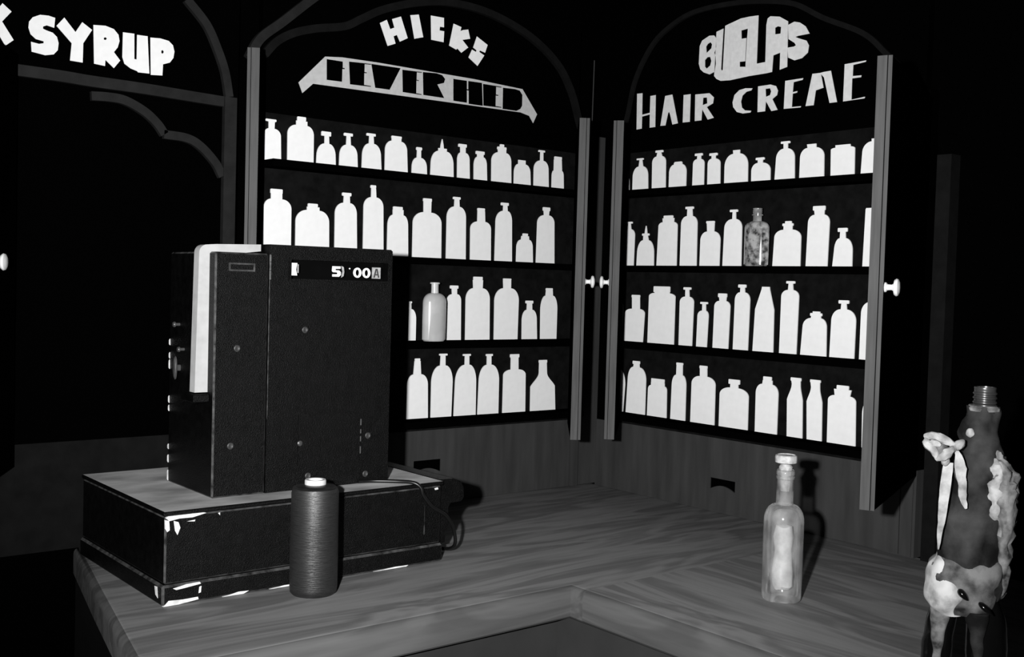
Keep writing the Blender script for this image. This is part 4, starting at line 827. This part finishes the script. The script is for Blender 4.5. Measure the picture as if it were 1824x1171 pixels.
# pale ragged sleeve down the right side
keys = [(0.030, 0.004, 0.150, 0.006, 0.008), (0.033, 0.000, 0.190, 0.010, 0.013), (0.034, -0.006, 0.240, 0.0125, 0.018), (0.030, -0.012, 0.285, 0.018, 0.023), (0.027, -0.013, 0.318, 0.019, 0.022), (0.021, -0.010, 0.342, 0.013, 0.015), (0.016, -0.006, 0.358, 0.005, 0.007)]
blob('sleeve', densify(keys), M['rag_grey'], fig, 48, 0.008, 9.0, 105)
blob('shoulder_rag', densify([(0.020, -0.022, 0.262, 0.004, 0.005), (0.022, -0.023, 0.280, 0.012, 0.011), (0.022, -0.023, 0.305, 0.015, 0.014), (0.019, -0.020, 0.328, 0.012, 0.012), (0.016, -0.016, 0.345, 0.004, 0.005)]), M['rag'], fig, 40, 0.006, 14.0, 95)
# bow: two sash tails, knot, flower of loops
def strap(name, pts, widths, thick, m, rag=0.002, seed=0):
    """ribbon of cloth: centre line pts (x, y, z) with widths across x"""
    bb = bmesh.new(); RR = []
    for (x, y, z_), wd in zip(pts, widths):
        ring = []
        for a, o in ((-1, -1), (-0.4, -1.5), (0.3, -1.2), (1, -1), (1, 1), (0, 1.2), (-1, 1)):
            q = FP(x+a*wd/2, y+o*thick/2, z_); q = q+rag*noise.noise_vector(q*90+Vector((seed, 0, 0))); ring.append(bb.verts.new(q))
        RR.append(ring)
    n = 7
    for A, B in zip(RR, RR[1:]):
        for i in range(n): bb.faces.new((A[i], A[(i+1) % n], B[(i+1) % n], B[i]))
    bb.faces.new(RR[0][::-1]); bb.faces.new(RR[-1])
    return link_mesh(name, bb, m, fig, True)
def lin(a, b_, n): return [a+(b_-a)*i/(n-1) for i in range(n)]
n = 14
strap('sash_tail', list(zip(lin(-0.0450, -0.0540, n), lin(-0.046, -0.041, n), lin(0.338, 0.218, n))), [0.013, 0.0145, 0.0145, 0.0145, 0.014, 0.0135, 0.0128, 0.012, 0.011, 0.0095, 0.008, 0.0065, 0.0045, 0.002], 0.004, M['rag'], 0.0012, 1)
strap('sash_tail', list(zip(lin(-0.0330, -0.0205, n), lin(-0.046, -0.046, n), lin(0.356, 0.278, n))), [0.006, 0.009, 0.012, 0.0145, 0.016, 0.0165, 0.0155, 0.014, 0.0125, 0.011, 0.0105, 0.0095, 0.008, 0.003], 0.006, M['rag'], 0.003, 2)
b = bmesh.new(); bmesh.ops.create_icosphere(b, subdivisions=3, radius=1.0)
for v_ in b.verts:
    q = v_.co.copy(); v_.co = FP(-0.0315+0.0082*q.x, -0.046+0.008*q.y, 0.3635+0.0072*q.z+0.3*0.0082*q.x); v_.co += 0.0014*noise.noise_vector(v_.co*170)
link_mesh('knot', b, M['rag'], fig, True)
def petal(pts, rad, seed):
    bb = bmesh.new(); P = spline([FP(*p) for p in pts], 5); nn = len(P)
    tp = [max(0.0009, rad*(0.35+0.75*math.sin(math.pi*(i+0.6)/(nn+0.2)))) for i in range(nn)]
    add_tube(bb, P, rad, 10, taper=tp)
    for v_ in bb.verts: v_.co += 0.0016*noise.noise_vector(v_.co*150+Vector((seed, 0, 0)))
    return link_mesh('bow_loop', bb, M['rag'], fig, True)
petal([(-0.036, -0.048, 0.3620), (-0.050, -0.052, 0.3685), (-0.066, -0.054, 0.3735), (-0.0780, -0.050, 0.3725)], 0.0061, 1)
petal([(-0.0765, -0.051, 0.3700), (-0.0740, -0.056, 0.3620), (-0.0660, -0.058, 0.3560), (-0.0600, -0.058, 0.3440)], 0.0058, 2)
petal([(-0.0620, -0.058, 0.3430), (-0.0520, -0.059, 0.3470), (-0.0440, -0.057, 0.3550), (-0.0370, -0.052, 0.3600)], 0.0061, 3)
petal([(-0.0720, -0.055, 0.3640), (-0.0640, -0.058, 0.3650), (-0.0560, -0.058, 0.3620)], 0.0043, 4)
petal([(-0.0470, -0.055, 0.3520), (-0.0480, -0.056, 0.3420), (-0.0520, -0.054, 0.3350)], 0.0045, 5)
b = bmesh.new(); bmesh.ops.create_icosphere(b, subdivisions=3, radius=1.0)
for v_ in b.verts:
    q = v_.co.copy(); v_.co = FP(-0.0550+0.0140*q.x, -0.0500+0.007*q.y, 0.3535+0.0110*q.z-0.2*0.013*q.x); v_.co += 0.002*noise.noise_vector(v_.co*150)
link_mesh('bow_centre', b, M['rag_grey'], fig, True)
# white rag hung round the hips, with two dark holes
keys = [(-0.016, 0, 0.128, 0.040, 0.034), (-0.018, -0.001, 0.140, 0.047, 0.040), (-0.018, -0.002, 0.160, 0.050, 0.043), (-0.016, -0.002, 0.180, 0.050, 0.042), (-0.015, -0.001, 0.198, 0.0480, 0.039), (-0.013, 0, 0.207, 0.040, 0.031)]
M['hip_grey'] = patchy('grey_hip_rag', 0.01, 0.16, 30, 0.36, 0.62)
M['hip'] = patchy('white_hip_rag', 0.12, 0.50, 24, 0.30, 0.48)
hip = blob('hip_wrap', densify(keys, 6), M['hip_grey'], fig, 48, 0.007, 21.0, 42)
keys = [(-0.034, -0.010, 0.126, 0.020, 0.024), (-0.038, -0.012, 0.140, 0.029, 0.030), (-0.036, -0.014, 0.158, 0.0315, 0.034), (-0.038, -0.012, 0.178, 0.028, 0.031), (-0.045, -0.008, 0.195, 0.018, 0.022), (-0.052, -0.004, 0.206, 0.006, 0.010)]
blob('white_rag', densify(keys, 6), M['hip'], hip, 44, 0.007, 33.0, 48)
def hole_patch(cx, cz, w_, h_, ang):
    bb = bmesh.new(); bmesh.ops.create_icosphere(bb, subdivisions=3, radius=1.0)
    ca, sa = math.cos(ang), math.sin(ang)
    for v_ in bb.verts:
        q = v_.co.copy(); u_, z_ = q.x*w_, q.z*h_*(1.0-0.35*q.x)
        v_.co = FP(cx+u_*ca-z_*sa, -0.0440+0.0065*q.y, cz+u_*sa+z_*ca)
    return link_mesh('hole', bb, M['gloss_black'], hip, True)
hole_patch(-0.0175, 0.1600, 0.0100, 0.0048, -0.75)
hole_patch(0.0130, 0.1450, 0.0125, 0.0040, -0.65)
# glossy black legs with grey drips
def leg(pts, m, name='leg', rag=0.0015, seed=0):
    return blob(name, densify(pts, 6), m, fig, 28, rag, seed, 60)
leg([(-0.052, 0.002, 0.0, 0.023, 0.026), (-0.052, 0.002, 0.012, 0.0245, 0.027), (-0.052, 0.002, 0.045, 0.022, 0.022), (-0.050, 0.002, 0.085, 0.021, 0.020), (-0.044, 0.001, 0.120, 0.021, 0.020), (-0.036, 0, 0.150, 0.020, 0.020)], M['gloss_black'])
leg([(0.020, 0.002, 0.0, 0.030, 0.030), (0.020, 0.002, 0.012, 0.0315, 0.031), (0.018, 0.002, 0.045, 0.029, 0.027), (0.016, 0.002, 0.085, 0.0285, 0.026), (0.014, 0.001, 0.120, 0.027, 0.025), (0.006, 0, 0.150, 0.024, 0.022)], M['gloss_black'])
leg([(-0.0505, -0.0200, 0.045, 0.003, 0.003), (-0.0500, -0.0200, 0.070, 0.0065, 0.004), (-0.0500, -0.0200, 0.095, 0.0085, 0.005), (-0.0490, -0.0220, 0.118, 0.0125, 0.008), (-0.0470, -0.0240, 0.138, 0.015, 0.011)], M['rag_grey'], 'drip', 0.003, 3)
leg([(0.0080, -0.0265, 0.040, 0.003, 0.003), (0.0060, -0.0262, 0.075, 0.0065, 0.004), (0.0030, -0.0265, 0.105, 0.0105, 0.006), (0.0010, -0.0290, 0.135, 0.018, 0.010)], M['wrap'], 'drip', 0.003, 4)
